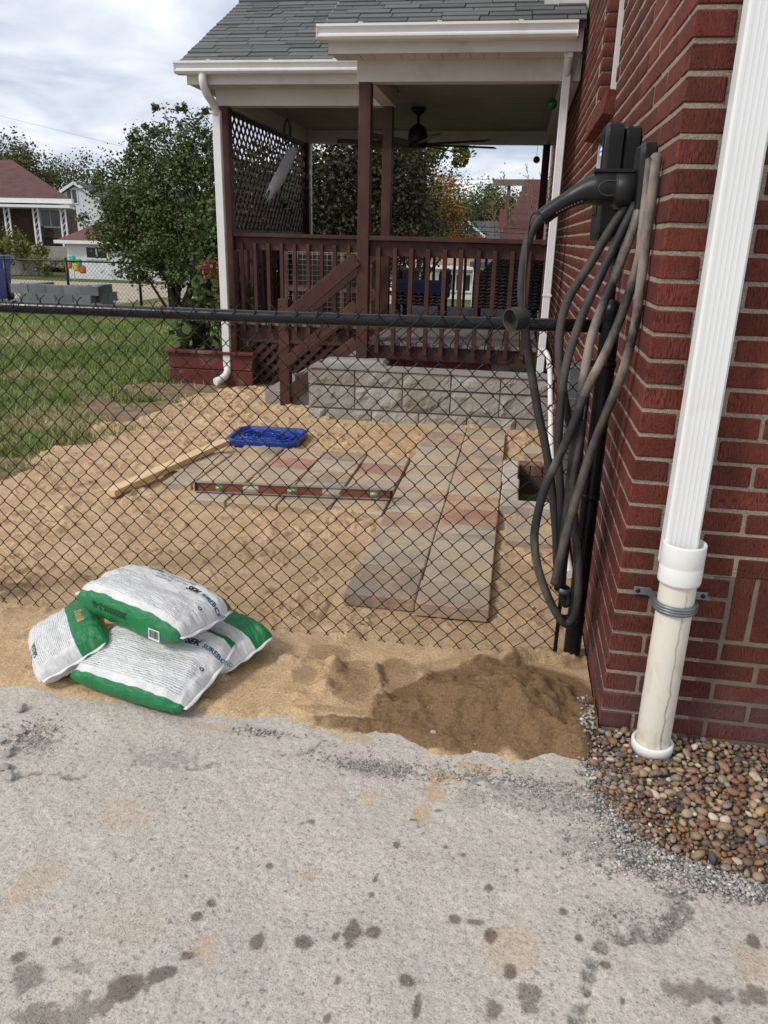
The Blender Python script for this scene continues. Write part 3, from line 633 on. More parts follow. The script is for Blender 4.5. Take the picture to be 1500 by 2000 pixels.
MF = lambda x, z: T(x, WY + random.uniform(-.002, .0015), z)                                  # front face
ML = lambda y, z: T(WX + random.uniform(-.001, .0015), y, z) @ RZ(R_(90)) @ Matrix.Scale(-1, 4, (0, 1, 0))
bricks = []         # (score, mesh, matrix)
z0 = -.052
nc = int((ZT - z0) / CW)
for c in range(nc):
    z = z0 + c * CW; odd = c % 2
    # front face: corner brick then run
    x = WX
    first = True
    while x < 1.75:
        m, l = (random.choice(half), BD) if (first and odd) else (random.choice(full), BL)
        lowf = x > .47 and z < .545
        if not lowf and z < 3.0: bricks.append((1.0 / (abs(z - 1.0) * .3 + 1.0 + (x > 1.05) * 9 + (z > 2.05) * 9), m, MF(x, z)))
        if not lowf and z >= 3.0: pass
        x += l + JT; first = False
    # left-hand face, the bond runs round the corner
    y = WY + (BD + JT if not odd else BL + JT)
    if z < 3.6:
        # return of the corner brick
        l0 = BD if not odd else BL
        bricks.append((3.0, random.choice(half if not odd else full), T(WX, WY + .0602 if False else WY + .001, z) @ RZ(R_(90)) @ Matrix.Scale(-1, 4, (0, 1, 0))))
        while y < 11.5:
            if not (z + BH_ > WZ - .0 and y + BL > WN0 and y < WN1):
                bricks.append((.62 / ((y - 1.1) ** 1.25) / (1 + (z > 2.3) * (.5 + (z - 2.3) * y * .15)), random.choice(full), ML(y, z)))
            elif z + BH_ > WZ:
                if y < WN0 - .09: bricks.append((.2, random.choice(half), ML(WN0 - BD - .002, z)))
                if y + BL > WN1 and y < WN1: bricks.append((.2, random.choice(half), ML(WN1 + .004, z)))
            y += BL + JT
    if z + BH_ > WZ and z < 3.4:      # bricks of the window reveal, facing the camera side
        bricks.append((.3, random.choice(half), T(WX + .002, WN1 + .001, z)))
# foundation: soldier course over stretchers, butted to the corner bricks
x = .678; zs = z0 + 6 * CW
while x < 1.6: bricks.append((.9 if x < 1.05 else .02, random.choice(sold), T(x, WY + .002, zs))); x += CW
for c in range(9):
    z = z0 + c * CW; x = WX + ((BD + JT + BL + JT) if c % 2 else (BL + JT))
    if c >= 6:
        if not c % 2: bricks.append((.9, random.choice(half), T(x, WY + .001, z)))
        continue
    while x < 1.6: bricks.append((.9 if x < 1.0 else .02, random.choice(full), T(x, WY + .002 + random.uniform(-.001, .001), z))); x += BL + JT
for c in range(10):      # stub bricks left of the pipe, down to the gravel
    pass
bricks.sort(key=lambda b: -b[0])
for s_, m, mw in bricks[:292]: link('brick', m, wallo, mw)
VV, FF = [], []; nb = 0
for s_, m, mw in bricks[292:]:
    V, Fz = mesh_np(m); A = np.array(mw); W_ = V @ A[:3, :3].T + A[:3, 3]
    if np.linalg.det(A[:3, :3]) < 0: Fz = Fz[:, ::-1]
    VV.append(W_); FF.append(Fz + nb); nb += len(V)
tag(link('brickwork', npmesh('brickwork', np.concatenate(VV), np.concatenate(FF), M['brick'], False), wallo), kind='stuff')
# window with brick sill
win = MB(); fx = WX + .055
win.box(fx, fx + .11, WN1 - .075, WN1 - .002, WZ, 3.5); win.box(fx, fx + .11, WN0 + .0, WN0 + .06, WZ, 3.5); win.box(fx, fx + .11, WN0 + .06, WN1 - .075, WZ, WZ + .06)
wo = win.build('window', M['trim_white'], house)
MB().box(fx + .05, fx + .058, WN0 + .06, WN1 - .075, WZ + .06, 3.5).build('pane', M['glass'], wo)
k = 0; y = WN0 - .05
sillb = MB(); sillb.cbox(-.001, BH_, -.05, .14, 0, .10, .004); sm_ = sillb.mesh('sill_brick', M['brick'])
while y < WN1 + .04: link('sill_brick', sm_, wo, T(WX, y, WZ - .108) @ RZ(R_(90)) @ Matrix.Scale(-1, 4, (0, 1, 0)) @ RX(R_(-8))); y += CW
sm2 = MB(); sm2.box(WX - .035, WX + .05, WN0 - .045, WN1 + .03, WZ - .098, WZ - .022); sm2.build('sill_bed', M['mortar'], wo)
c_ = ony(1062, 24, 6.42); MB().box(c_.x, WX - .002, 6.42, 12, c_.z, c_.z + .30).build('eave', M['trim_white'], house)


# ------------------------------------------------------------------ downspout with drain pipe at the front of the house
ds = thing('downspout', 'white corrugated downspout running into a stained white drain pipe on brick', 'downspout', (.5, 2.06, 0))
def spout_poly(w, d, n=5):
    p = [(-w / 2 + .006, -d / 2), ]
    for i in range(n):
        a = -w / 2 + .012 + (w - .024) * i / n; s = (w - .024) / n
        p += [(a, -d / 2), (a + s * .3, -d / 2 + .0008), (a + s * .7, -d / 2 + .0008)]
    p += [(w / 2 - .006, -d / 2), (w / 2, -d / 2 + .006), (w / 2, d / 2 - .006), (w / 2 - .006, d / 2), (-w / 2 + .006, d / 2), (-w / 2, d / 2 - .006), (-w / 2, -d / 2 + .006)]
    return p
sp = MB(); sp.prism([(.497 + x, 2.078 + y) for x, y in spout_poly(.088, .064)], .60, 4.4, 'z'); sp.build('spout', M['white_metal'], ds)
b = NB('stained pvc'); s = b.n('ShaderNodeSeparateXYZ'); b.l(b.pos, s.inputs[0])
st = b.noise(1, st=(24, 24, 9), det=7, rough=.7); dn = b.ramp(s.outputs[2], [(.0, .85), (.55, .12), (.62, 0.0)])
c = b.mix(b.math('MULTIPLY', dn, b.ramp(st, [(.48, 0.0), (.66, .8)])), (.72, .68, .585), (.50, .31, .13))
lx_ = b.math('ABSOLUTE', b.math('SUBTRACT', b.math('ADD', s.outputs[0], b.math('MULTIPLY', b.noise(14, det=3), .03)), .535))
c = b.mix(b.math('MULTIPLY', b.ramp(lx_, [(.0008, .9), (.0028, 0.0)]), b.ramp(s.outputs[2], [(.0, 1.0), (.52, .7), (.56, 0.0)])), c, (.30, .17, .09))
c = b.mix(b.ramp(b.noise(70, st=(1, 1, .4), det=3), [(.72, 0.0), (.78, .5)]), c, (.3, .25, .2)); b.col(c); b.set(rough=.4, spec=.5); M['pvc_stain'] = b.m
pc = (.507, 2.058)
pp = MB(); pp.lathe([(.049, 0.0), (.049, .60)], T(*pc, 0), 40); pp.build('drain_pipe', M['pvc_stain'], ds)
cp = MB(); cp.lathe([(.05, .555), (.0565, .558), (.0575, .565), (.0575, .607), (.0565, .61), (.0575, .613), (.0575, .668), (.0565, .673), (.0515, .673), (.051, .60)], T(*pc, 0), 40); cp.build('coupling', M['pvc'], ds)
cl = MB(); cl.lathe([(.05, .012), (.058, .012), (.0605, .0), (.0605, .048), (.058, .052), (.0505, .052), (.05, .045)], T(*pc, -.012), 40); cl.build('collar', M['pvc'], ds)
tr = MB()
arc = [(pc[0] + .055 * math.cos(a), pc[1] + .055 * math.sin(a), .487 + .0 * a) for a in np.linspace(R_(165), R_(375), 22)]
for dz in (-.008, 0, .008): tr.tube([(x, y, z + dz) for x, y, z in arc], .006, 8)
tr.bar((pc[0] - .052, pc[1] + .02, .487), (pc[0] - .058, WY - .006, .487), .004, .024); tr.bar((pc[0] + .052, pc[1] + .02, .487), (pc[0] + .058, WY - .006, .487), .004, .024)
clamp = tr.build('clamp', M['galv'], ds)
for s_ in (-1, 1):
    t_ = MB(); xa, xb = pc[0] + s_ * .055, pc[0] + s_ * .102; t_.cbox(min(xa, xb), max(xa, xb), WY - .009, WY - .005, .475, .499, .0015); t_.build('tab', M['galv'], clamp)
    t_ = MB(); t_.lathe([(.0, .0), (.006, .001), (.007, .004)], T(pc[0] + s_ * .09, WY - .013, .487) @ RX(R_(-90)), 8); t_.build('screw', M['black_metal'], clamp)

# ------------------------------------------------------------------ covered porch
porch = thing('covered_porch', 'raised back porch with dark red railings, grey shingle roof and white gutters', 'porch', (-1.2, 8.5, 0))
PF, PL, PI = 6.5, 7.6, -1.23         # front of right bay, front of left bay, inner x
XL, XR, YB = -2.76, .30, 10.45
DZ = .61
PW, PT = M['porch_wood'], M['trim_white']
# deck
fr = MB(); fr.box(PI - .04, XR, PF + .03, PF + .07, .47, DZ - .03); fr.box(XL, PI - .045, PL + .03, PL + .07, .44, DZ - .03); fr.box(PI - .04, PI, PF + .075, PL + .07, .47, DZ - .03); fr.box(XL, XR, YB, YB + .05, .44, DZ - .03); fr.box(XL, XL + .04, PL + .075, YB - .005, .44, DZ - .03)
fr.build('rim_joist', PW, porch)
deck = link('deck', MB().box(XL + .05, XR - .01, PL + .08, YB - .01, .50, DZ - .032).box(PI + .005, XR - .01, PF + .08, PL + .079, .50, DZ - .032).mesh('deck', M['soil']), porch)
x = XL
while x < XR - .1:
    ya = (PF - .0) if x > PI - .1 else PL
    m = MB(); m.cbox(x, x + .136, ya, YB + .03, DZ - .03, DZ, .004); m.build('plank', M['deck_wood'], deck); x += .142
# posts
def post(x, y, z0_, z1_, w=.088, name='post', mat=PW): MB().cbox(x - w / 2, x + w / 2, y - w / 2, y + w / 2, z0_, z1_, .004).build(name, mat, porch)
post(PI, PF, .42, 2.53, .095); post(PI, PL, .45, 2.53); post(XL, PL, .05, 2.53, .1); post(XL + .02, YB, .45, 2.53); post(XR - .05, YB, .45, 2.53)
MB().box(XL + .065, XL + .09, YB - .04, YB + .03, DZ, 2.53).build('post_edge_trim', PT, porch)
# beams
def beam(x0_, x1_, y0_, y1_, z0_=2.53, z1_=2.70, name='beam'): MB().cbox(x0_, x1_, y0_, y1_, z0_, z1_, .003).build(name, PT, porch)
beam(PI - .06, XR + .05, PF - .06, PF + .06); beam(PI - .06, PI + .06, PF + .062, PL - .062); beam(XL - .06, PI + .06, PL - .06, PL + .06); beam(XL - .06, XL + .06, PL + .062, YB - .062); beam(XL - .06, XR + .05, YB - .06, YB + .06); beam(XR - .07, XR + .05, PF + .062, YB - .062)
# ceiling boards
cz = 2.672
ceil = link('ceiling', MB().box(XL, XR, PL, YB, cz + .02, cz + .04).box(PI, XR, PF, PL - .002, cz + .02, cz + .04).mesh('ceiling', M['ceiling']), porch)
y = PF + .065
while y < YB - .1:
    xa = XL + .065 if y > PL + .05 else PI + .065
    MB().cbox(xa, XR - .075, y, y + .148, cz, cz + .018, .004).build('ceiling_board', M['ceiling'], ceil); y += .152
# roofs: two pitched planes with shingles
def shingle_mat():
    b = NB('grey asphalt shingle'); g = b.noise(420, det=2, rough=.8); r = b.rnd(); a = b.attr('tint')
    c = b.mix(b.math('FRACT', b.math('ADD', r, a)), (.098, .103, .102), (.165, .170, .166))
    c = b.mix(b.ramp(b.noise(6, det=4), [(.4, 0.0), (.7, .5)]), c, (.135, .14, .132))
    b.col(b.mix(1.0, c, b.ramp(g, [(.3, .55), (.68, 1.35)]), 'MULTIPLY')); b.set(rough=.95, spec=.15); b.bump(g, .6, .003); return b.m
M['shingle'] = shingle_mat()
shm = []
for k in range(5):
    r = random.Random(k); l = .235 + .03 * k; m = MB(); m.cbox(0, l - .006, 0, .17, 0, .010 + .004 * (k % 2), .0015)
    shm.append((m.mesh('shingle', M['shingle']), l))
gut_poly = [(0, 0), (.085, 0), (.105, .02), (.105, .035), (.092, .05), (.10, .075), (.118, .095), (.118, .115), (.108, .118), (.108, .10), (.012, .10), (.0, .118)]
def roof(eY, eZ, xa, xb, L, an, limit, name):
    ca, sa = math.cos(an), math.sin(an); B = T(0, eY, eZ) @ RX(an)
    dk = MB(); dk.box(xa + .01, xb, 0, L, -.05, -.006, B); ro = dk.build('roof', PT if False else M['shingle'], porch)
    lst = []; n = int(L / .106)
    for i in range(n):
        x = xa - random.uniform(0, .2)
        while x < xb:
            me, l = random.choice(shm); x_ = max(x, xa)
            xe = min(x + l, xb); lst.append((i, me, B @ T(x_, -.02 + i * .106 + random.uniform(-.003, .003), .004) @ RX(R_(-4.2)) @ Matrix.Diagonal(((xe - x_) / l, 1, 1, 1)), x)); x += l
    return ro, lst, B
AN = R_(27.2)
ro1, l1, B1 = roof(7.21, 2.825, -3.0, -1.35, 1.88, AN, 0, 'left'); ro2, l2, B2 = roof(6.12, 2.84, -1.46, WX - .02, 3.0, AN, 0, 'right')
vis = []; hid = []
for ro, lst in ((ro1, l1), (ro2, l2)):
    for it in lst: (vis if (ro is ro1 or it[0] < 9) else hid).append((ro, it))
for ro, it in vis[:298]: link('shingle', it[1], ro, it[2])
hid += vis[298:]; VV, FF, TT = [], [], []; nb = 0
for ro, it in hid:
    V, Fz = mesh_np(it[1]); A = np.array(it[2]); VV.append(V @ A[:3, :3].T + A[:3, 3]); FF.append(Fz + nb); TT.append(np.full(len(V), random.random())); nb += len(V)
if VV: tag(link('shingles', npmesh('shingles', np.concatenate(VV), np.concatenate(FF), M['shingle'], False, {'tint': ('FLOAT', np.concatenate(TT))}), ro2), kind='stuff')
MB().box(-3.01, -1.3, 1.83, 1.96, -.002, .02, B1).build('ridge_cap', M['shingle'], ro1)
# back slopes close the roof
bk = MB(); rY, rZ = 7.21 + 1.88 * math.cos(AN), 2.825 + 1.88 * math.sin(AN)
bk.add([(-3.0, rY, rZ - .02), (-1.35, rY, rZ - .02), (-1.35, YB + .4, 2.8), (-3.0, YB + .4, 2.8)], [(0, 1, 2, 3)])
bk.add([(-2.9, rY, rZ - .06), (-2.9, 7.4, 2.84), (-2.9, YB + .3, 2.82)], [(0, 1, 2)]); bk.build('roof_back', M['shingle'], porch)
MB().box(-3.01, -2.98, .12, 1.88, -.10, .0, B1).build('rake_board', PT, porch); MB().box(-1.47, -1.44, .10, 3.0, -.10, .0, B2).build('rake_board', PT, porch)
def gutter(xa, xb, yf, zb):
    g = MB(); g.prism([(yf + .118 - a, zb + b_ * .8) for a, b_ in gut_poly], xa, xb, 'x'); go = g.build('gutter', M['white_metal'], porch)
    MB().box(xa - .002, xa + .003, yf + .01, yf + .116, zb + .002, zb + .09).build('end_cap', M['white_metal'], go); MB().box(xb - .003, xb + .002, yf + .01, yf + .116, zb + .002, zb + .09).build('end_cap', M['white_metal'], go)
    x = xa + .3
    while x < xb: MB().box(x, x + .03, yf + .002, yf + .11, zb + .094, zb + .1).build('hanger', M['white_metal'], go); x += .55
    return go
gutter(-1.51, .285, 6.06, 2.735); gutter(-3.04, -1.40, 7.14, 2.725)
# fascia and soffit
MB().box(-1.45, WX - .03, 6.18, 6.20, 2.665, 2.81).build('fascia', PT, porch); MB().box(-2.97, -1.30, 7.26, 7.28, 2.655, 2.80).build('fascia', PT, porch)
sof = MB().box(-1.45, WX - .03, 6.201, PF - .0, 2.682, 2.689).box(-2.97, -1.30, 7.281, PL, 2.672, 2.679).mesh('soffit', PT); sofo = link('soffit', sof, porch)
x = -1.44
while x < WX - .15: MB().box(x, x + .095, 6.203, PF - .065, 2.673, 2.681).build('soffit_slat', PT, sofo); x += .1
x = -2.96
while x < -1.4: MB().box(x, x + .095, 7.283, PL - .065, 2.663, 2.671).build('soffit_slat', PT, sofo); x += .1
MB().box(-2.97, -2.94, 7.281, YB + .3, 2.66, 2.85).build('side_fascia', PT, porch)
# railings with separate balusters
balm = MB().cbox(-.0175, .0175, -.0175, .0175, 0, .84, .003); balm.v = [(x, y - (.0 if z < .8 else 0), z) for x, y, z in balm.v]; balm = balm.mesh('baluster', PW)
def railing(xa, xb, y, n, z1=1.445, zb=.515, cap=True, along='x'):
    m = MB(); B = (lambda a, b_, c, d, e, f: m.cbox(a, b_, c, d, e, f, .004)) if along == 'x' else (lambda a, b_, c, d, e, f: m.cbox(c, d, a, b_, e, f, .004))
    B(xa, xb, y - .045, y + .07, z1 - .036, z1); ro = m.build('railing', PW, porch)
    m2 = MB()
    if along == 'x': m2.cbox(xa, xb, y + .012, y + .048, z1 - .155, z1 - .038, .003)
    else: m2.cbox(y + .012, y + .048, xa, xb, z1 - .155, z1 - .038, .003)
    m2.build('top_rail', PW, ro)
    for i in range(n):
        t = xa + (i + .55) * (xb - xa) / n
        link('baluster', balm, ro, T(t + random.uniform(-.004, .004), y - .007, zb) if along == 'x' else T(y - .007, t, zb))
    return ro
railing(PI + .05, XR - .01, PF - .0, 11); railing(XL + .05, PI - .16, PL - .0, 10)
railing(XL + .06, XR - .1, YB - .05, 22, zb=.56); railing(PL + .1, YB - .1, XL - .01, 16, along='y', zb=.56)
# lattice screen on the far left side, slats one by one
def lattice(name, O, U, Vv, wu, wv, step, w, th, mat, parent):
    N = Vector(U).cross(Vector(Vv)).normalized(); base = MB(); O, U, Vv = Vector(O), Vector(U), Vector(Vv)
    a = [O, O + U * wu, O + U * wu + Vv * wv, O + Vv * wv]
    for i in range(4): base.bar(a[i], a[(i + 1) % 4], .03, .05, N if False else N)
    fo = base.build(name, mat, parent)
    for sgn in (1, -1):
        k = -wv if sgn == 1 else 0.0
        end = wu if sgn == 1 else wu + wv
        c = k + step * .5
        while c < end:
            pts_ = []
            # line u = c + sgn*v
            for v_ in (0, wv):
                u_ = c + sgn * v_; pts_.append([u_, v_])
            (u0, v0), (u1, v1) = pts_
            def clipu(u, v):
                if u < 0: return 0, v + (0 - u) * sgn
                if u > wu: return wu, v + (wu - u) * sgn
                return u, v
            u0, v0 = clipu(u0, v0); u1, v1 = clipu(u1, v1)
            if abs(v1 - v0) > .03 and min(v0, v1) > -1e-6 and max(v0, v1) < wv + 1e-6:
                off = N * (.004 + th / 2) * sgn
                MB().bar(O + U * u0 + Vv * v0 + off, O + U * u1 + Vv * v1 + off, w, th, N).build('slat', mat, fo)
            c += step
    return fo
lattice('lattice_screen', (XL + .0, PL + .09, 1.46), (0, 1, 0), (0, 0, 1), YB - PL - .16, 1.04, .125, .03, .006, PW, porch)
lattice('lattice_skirt', (XL + .06, PL + .02, .0), (1, 0, 0), (0, 0, 1), 1.36, .43, .115, .04, .008, PW, porch)
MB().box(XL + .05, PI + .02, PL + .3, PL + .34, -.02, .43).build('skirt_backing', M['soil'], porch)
# brick base under the right bay
bb = MB().box(PI + .0, XR - .3, PF + .09, PF + .2, -.02, .462); bo = bb.build('brick_base', M['mortar'], porch)
for c in range(2):
    x = PI + .02 + (.1 if c else 0)
    while x < XR - .52: link('brick', random.choice(full), bo, T(x, PF + .078, .395 - c * CW)); x += BL + JT
# stairs descending to the left beside the right bay
stair = thing('porch_stairs', 'concrete porch steps with dark red wooden handrail beside the block wall', 'stairs', (-1.6, 6.9, 0))
for i, (xa, zt) in enumerate([(-2.12, .14), (-1.84, .29), (-1.56, .44)]):
    MB().cbox(xa, PI - .05 if i == 2 else xa + .279, 6.56, 7.5, -.04, zt, .008).build('step', M['concrete'], stair)
post_b = MB().cbox(-1.95, -1.86, PF - .035, PF + .055, -.03, .93, .004).build('newel_post', PW, stair)
def diag(z_top, z_bot, h, name, xa=PI - .05, xb=-1.93, y=PF - .055, w=.036): MB().bar((xb, y, z_bot), (xa, y, z_top), w, h, (0, 0, 1), .003).build(name, PW, stair)
diag(1.265, .72, .11, 'handrail'); diag(.905, .37, .085, 'lower_rail', y=PF - .02); diag(.60, .10, .10, 'stringer', y=PF + .0)
diag(.95, .41, .085, 'lower_rail', y=7.45); diag(1.30, .76, .085, 'handrail', y=7.45)
# porch downspouts
def dspout(name, label, path, w=.058, h=.05, grp=None):
    o = thing(name, label, 'downspout', path[-1]); return o
d1 = thing('downspout', 'white downspout with curved elbow at the porch corner above the planter', 'downspout', (-2.86, 7.4, 0))
pth = spline([(-2.80, 7.2, 2.74), (-2.80, 7.2, 2.66), (-2.795, 7.26, 2.59), (-2.785, 7.39, 2.52), (-2.782, 7.45, 2.45)], 5)
e1 = MB(); e1.tube(pth, .036, 8); e1.build('elbow', M['white_metal'], d1)
m = MB(); m.prism([(-2.782 + x, 7.452 + y) for x, y in spout_poly(.076, .055, 3)], .16, 2.48, 'z'); m.build('spout', M['white_metal'], d1)
e2 = MB(); e2.tube([(-2.782, 7.452, .19), (-2.782, 7.445, .13), (-2.797, 7.41, .085), (-2.83, 7.35, .055), (-2.86, 7.30, .045)], .038, 8); e2.build('outlet_elbow', M['white_metal'], d1)
d2 = thing('downspout', 'white ribbed downspout from the porch gutter down beside the brick wall', 'downspout', (.26, 6.4, .4))
m = MB(); m.prism([(.25 + x, 6.40 + y) for x, y in spout_poly(.06, .05, 3)], .42, 2.62, 'z'); m.build('spout', M['white_metal'], d2)
m = MB(); m.prism([(.245 + x, 6.24 + y) for x, y in spout_poly(.06, .05, 3)], 2.64, 2.75, 'z'); m.tube([(.246, 6.24, 2.68), (.248, 6.28, 2.63), (.25, 6.37, 2.6), (.25, 6.40, 2.56)], .032, 8); m.build('elbow', M['white_metal'], d2)
MB().box(.215, .285, 6.37, 6.43, 1.03, 1.045).build('strap', M['white_metal'], d2)

# ------------------------------------------------------------------ split-face block wall
def block_mat():
    b = NB('split face concrete block'); g = b.noise(190, det=4, rough=.75)
    c = b.mix(b.ramp(b.noise(9, det=6, rough=.65), [(.3, 0.0), (.7, 1.0)]), (.58, .55, .495), (.42, .395, .35))
    c = b.mix(b.ramp(b.noise(3, det=5), [(.5, 0.0), (.72, .7)]), c, (.38, .31, .21))
    c = b.mix(1.0, c, b.ramp(b.rnd(), [(0, .82), (1, 1.1)]), 'MULTIPLY')
    b.col(b.mix(1.0, c, b.ramp(g, [(.25, .6), (.7, 1.22)]), 'MULTIPLY')); b.set(rough=.95, spec=.12); b.bump(b.math('ADD', g, b.math('MULTIPLY', b.noise(55, det=6, rough=.75), 2.0)), .8, .010); return b.m
M['block'] = block_mat()
rw = thing('retaining_wall', 'low grey split-face concrete block wall in front of the porch', 'wall', (-.6, 6.2, 0))
def split_block(l, h, d, seed, rough=.022):
    nx_, nz_ = max(4, int(l / .03)), max(3, int(h / .03)); V = []; Fq = []
    for j in range(nz_ + 1):
        for i in range(nx_ + 1):
            u, v = i / nx_, j / nz_; e = min(u, 1 - u) * l; f_ = min(v, 1 - v) * h; k = min(1, min(e, f_) / .025)
            r = (fbm(np.array([u * l * 14 + seed * 3.7]), np.array([v * h * 14 + seed * 1.3]), 3)[0] - .35)
            V.append((u * l, -r * rough * 2.4 * k + .004, v * h))
    for j in range(nz_):
        for i in range(nx_): a = j * (nx_ + 1) + i; Fq.append((a, a + 1, a + nx_ + 2, a + nx_ + 1))
    m = MB(); m.add(V, Fq); m.box(0, l, .0045, d, 0, h); return m.mesh('block', M['block'])
bw = .388
x_l = -1.60
rows = [(-.10, .205, 0.14), (.112, .185, .388), (.304, .125, .388)]
for ri, (z, h, f0) in enumerate(rows):
    x = x_l; first = True
    while x < .345:
        l = min((f0 if first else bw) - .01, .352 - x)
        if l > .04: link('block' if ri < 2 else 'cap_block', split_block(l, h - .008, .2, ri * 31 + int((x + 3) * 50), .022 if ri < 2 else .016), rw, T(x, 6.12 + (.0 if ri < 2 else -.012), z))
        x += (f0 if first else bw); first = False
MB().box(x_l + .02, .35, 6.14, 6.30, -.1, .42).build('mortar_core', M['concrete'], rw)
MB().cbox(x_l + .06, -1.0, 6.33, 6.62, .0, .47, .03).build('landing_stone', M['concrete'], rw)
MB().box(x_l + .01, .352, 6.10, 6.34, .427, .437).build('cap_top', M['concrete'], rw)
# ------------------------------------------------------------------ chain link fence across the sand
FY = 2.552
fence = thing('chain_link_fence', 'black chain link fence with round top rail crossing the sand beside the bags', 'fence', (-.9, FY, 0))
def rail_z(x): return 1.168 + (x + 1.8) * .0075
rl = MB(); rl.tube([(x, FY + .004 * math.sin(x * 3), rail_z(x) + .003 * math.sin(x * 2.2)) for x in np.linspace(-3.2, .275, 24)], .0205, 16); rl.build('top_rail', M['black_metal'], fence)
def fpost(x, z1=1.236):
    p = MB(); p.lathe([(.030, -.3), (.030, z1)], T(x, FY, 0), 24); po = p.build('post', M['black_metal'], fence)
    c = MB(); c.lathe([(.0325, z1 - .03), (.034, z1 - .028), (.034, z1), (.030, z1 + .012), (.019, z1 + .026), (.006, z1 + .032), (.0, z1 + .033)], T(x, FY, 0), 24); c.build('post_cap', M['black_metal'], po)
    for z in (.16, .62, 1.06):
        b_ = MB(); b_.lathe([(.0305, z), (.0328, z), (.0328, z + .02), (.0305, z + .02)], T(x, FY, 0), 24)
        s = -1 if x > -1 else 1
        b_.bar((x + s * .03, FY, z + .01), (x + s * .062, FY, z + .01), .008, .02); b_.tube([(x + s * .05, FY - .012, z + .01), (x + s * .05, FY + .012, z + .01)], .005, 6); b_.build('brace_band', M['black_metal'], po)
    return po
fpost(.302); fpost(-2.06)
MB().cbox(.236, .250, FY - .004, FY + .004, .02, 1.15, .001).build('tension_bar', M['black_metal'], fence)
MB().cbox(-2.012, -1.962, FY - .03, FY + .0, .105, .128, .003).build('latch', M['black_metal'], fence)
MB().cbox(-1.992, -1.980, FY - .016, FY - .006, .005, .12, .002).build('drop_rod', M['black_metal'], fence)
HW, HP = .0348, .0705          # half diamond width, vertical period
Z0, Z1 = .026, 1.205
nseg = int((Z1 - Z0) / (HP / 2))
def wire_mesh(sgn, seed):
    r = random.Random(seed); pts = []
    for i in range(nseg + 1):
        s = (1 if i % 2 == 0 else -1) * sgn
        z = Z0 + i * HP / 2; x = s * (HW / 2 + .0026)
        # the wire bends round its neighbour at each knuckle: pass front to back
        d = .0034 * (1 if sgn > 0 else -1)
        pts += [(x - s * .005, d * .9, z - .0045), (x, d * 0.0, z), (x - s * .005, -d * .9, z + .0045)]
    # cut tips stand up above the rail as short barbs
    s = (1 if nseg % 2 == 0 else -1) * sgn
    top = pts[-1]; pts += [(top[0] - s * .006, top[1], top[2] + .011), (top[0] - s * .017, top[1] + .004, top[2] + .019)]
    bot = pts[0]; s0 = sgn; pts = [(bot[0] - s0 * .012, bot[1], bot[2] - .012)] + pts
    m = MB(); m.tube(pts, .00165, 6); return m.mesh('wire', M['wire'])
wm = {1: [wire_mesh(1, k) for k in range(2)], -1: [wire_mesh(-1, k) for k in range(2)]}
k = 0; x = .236 - HW / 2
while x > -2.35:
    sg = 1 if k % 2 == 0 else -1
    dz = .008 * math.sin(x * 2.3) + (x + 1.8) * .0075
    bow = .012 * math.sin(x * 5.1) + .007 * math.sin(x * 11)
    link('wire', wm[sg][k % 4 // 2], fence, T(x, FY - .027 + bow * .35, dz) @ RY(.004 * math.sin(x * 7)) @ RX(.006 * math.sin(x * 4 + 1)))
    x -= HW; k += 1
for i, x in enumerate([-1.72, -1.17, -.62, -.07]):
    t_ = MB(); zc = rail_z(x)
    ring = [(x + .004 * math.sin(a * 2), FY + .0235 * math.cos(a), zc + .0235 * math.sin(a)) for a in np.linspace(-2.4, 3.0, 16)]
    t_.tube(ring + [(x + .012, FY - .034, zc + .015 - .03), (x - .006, FY - .036, zc - .06)], .0019, 6); t_.build('tie_wire', M['wire'], fence)

# ------------------------------------------------------------------ wall charger, holster and coiled cable
ch = thing('wall_charger', 'black wall box charger with small blue light mounted on brick wall', 'charger', (.355, 2.9, 1.6))
def rbox(x0_, x1_, y0_, y1_, z0_, z1_, r, name, mat, parent, n=5, ax='x'):      # box with rounded outline, extruded along x
    pl_ = []
    for (cy, cz_, a0) in ((y1_ - r, z1_ - r, 0), (y0_ + r, z1_ - r, 90), (y0_ + r, z0_ + r, 180), (y1_ - r, z0_ + r, 270)):
        for i in range(n + 1): a = R_(a0 + 90 * i / n); pl_.append((cy + r * math.cos(a), cz_ + r * math.sin(a)))
    m = MB(); k_ = len(pl_); e = min(.012, r * .5); cy, cz_ = (y0_ + y1_) / 2, (z0_ + z1_) / 2
    rings = [(x1_, 0), (x0_ + e, 0), (x0_ + e * .3, e * .35), (x0_, e)]
    vs_ = []
    for (xx, ins) in rings:
        for (py, pz) in pl_: vs_.append((xx, py - math.copysign(ins, py - cy), pz - math.copysign(ins, pz - cz_)))
    fs_ = [(i * k_ + j, i * k_ + (j + 1) % k_, (i + 1) * k_ + (j + 1) % k_, (i + 1) * k_ + j) for i in range(len(rings) - 1) for j in range(k_)]
    fs_ += [tuple(range(k_))[::-1], tuple(range(len(vs_) - k_, len(vs_)))]
    m.add(vs_, fs_); return m.build(name, mat, parent)
BP = M['black_plastic']
rbox(.305, .356, 2.80, 3.01, 1.445, 1.785, .035, 'body', BP, ch); rbox(.248, .303, 2.79, 3.02, 1.435, 1.795, .04, 'front_cover', BP, ch)
em = NB('blue indicator light'); em.col((.05, .05, .4)); em.set(rough=.3); em.b.inputs['Emission Color'].default_value = (.2, .25, 1, 1); em.b.inputs['Emission Strength'].default_value = 2.5
scr = NB('glossy dark panel'); scr.col((.012, .013, .012)); scr.set(rough=.12, spec=.6)
MB().cbox(.2435, .2475, 2.83, 2.98, 1.52, 1.76, .001).build('display_panel', scr.m, ch)
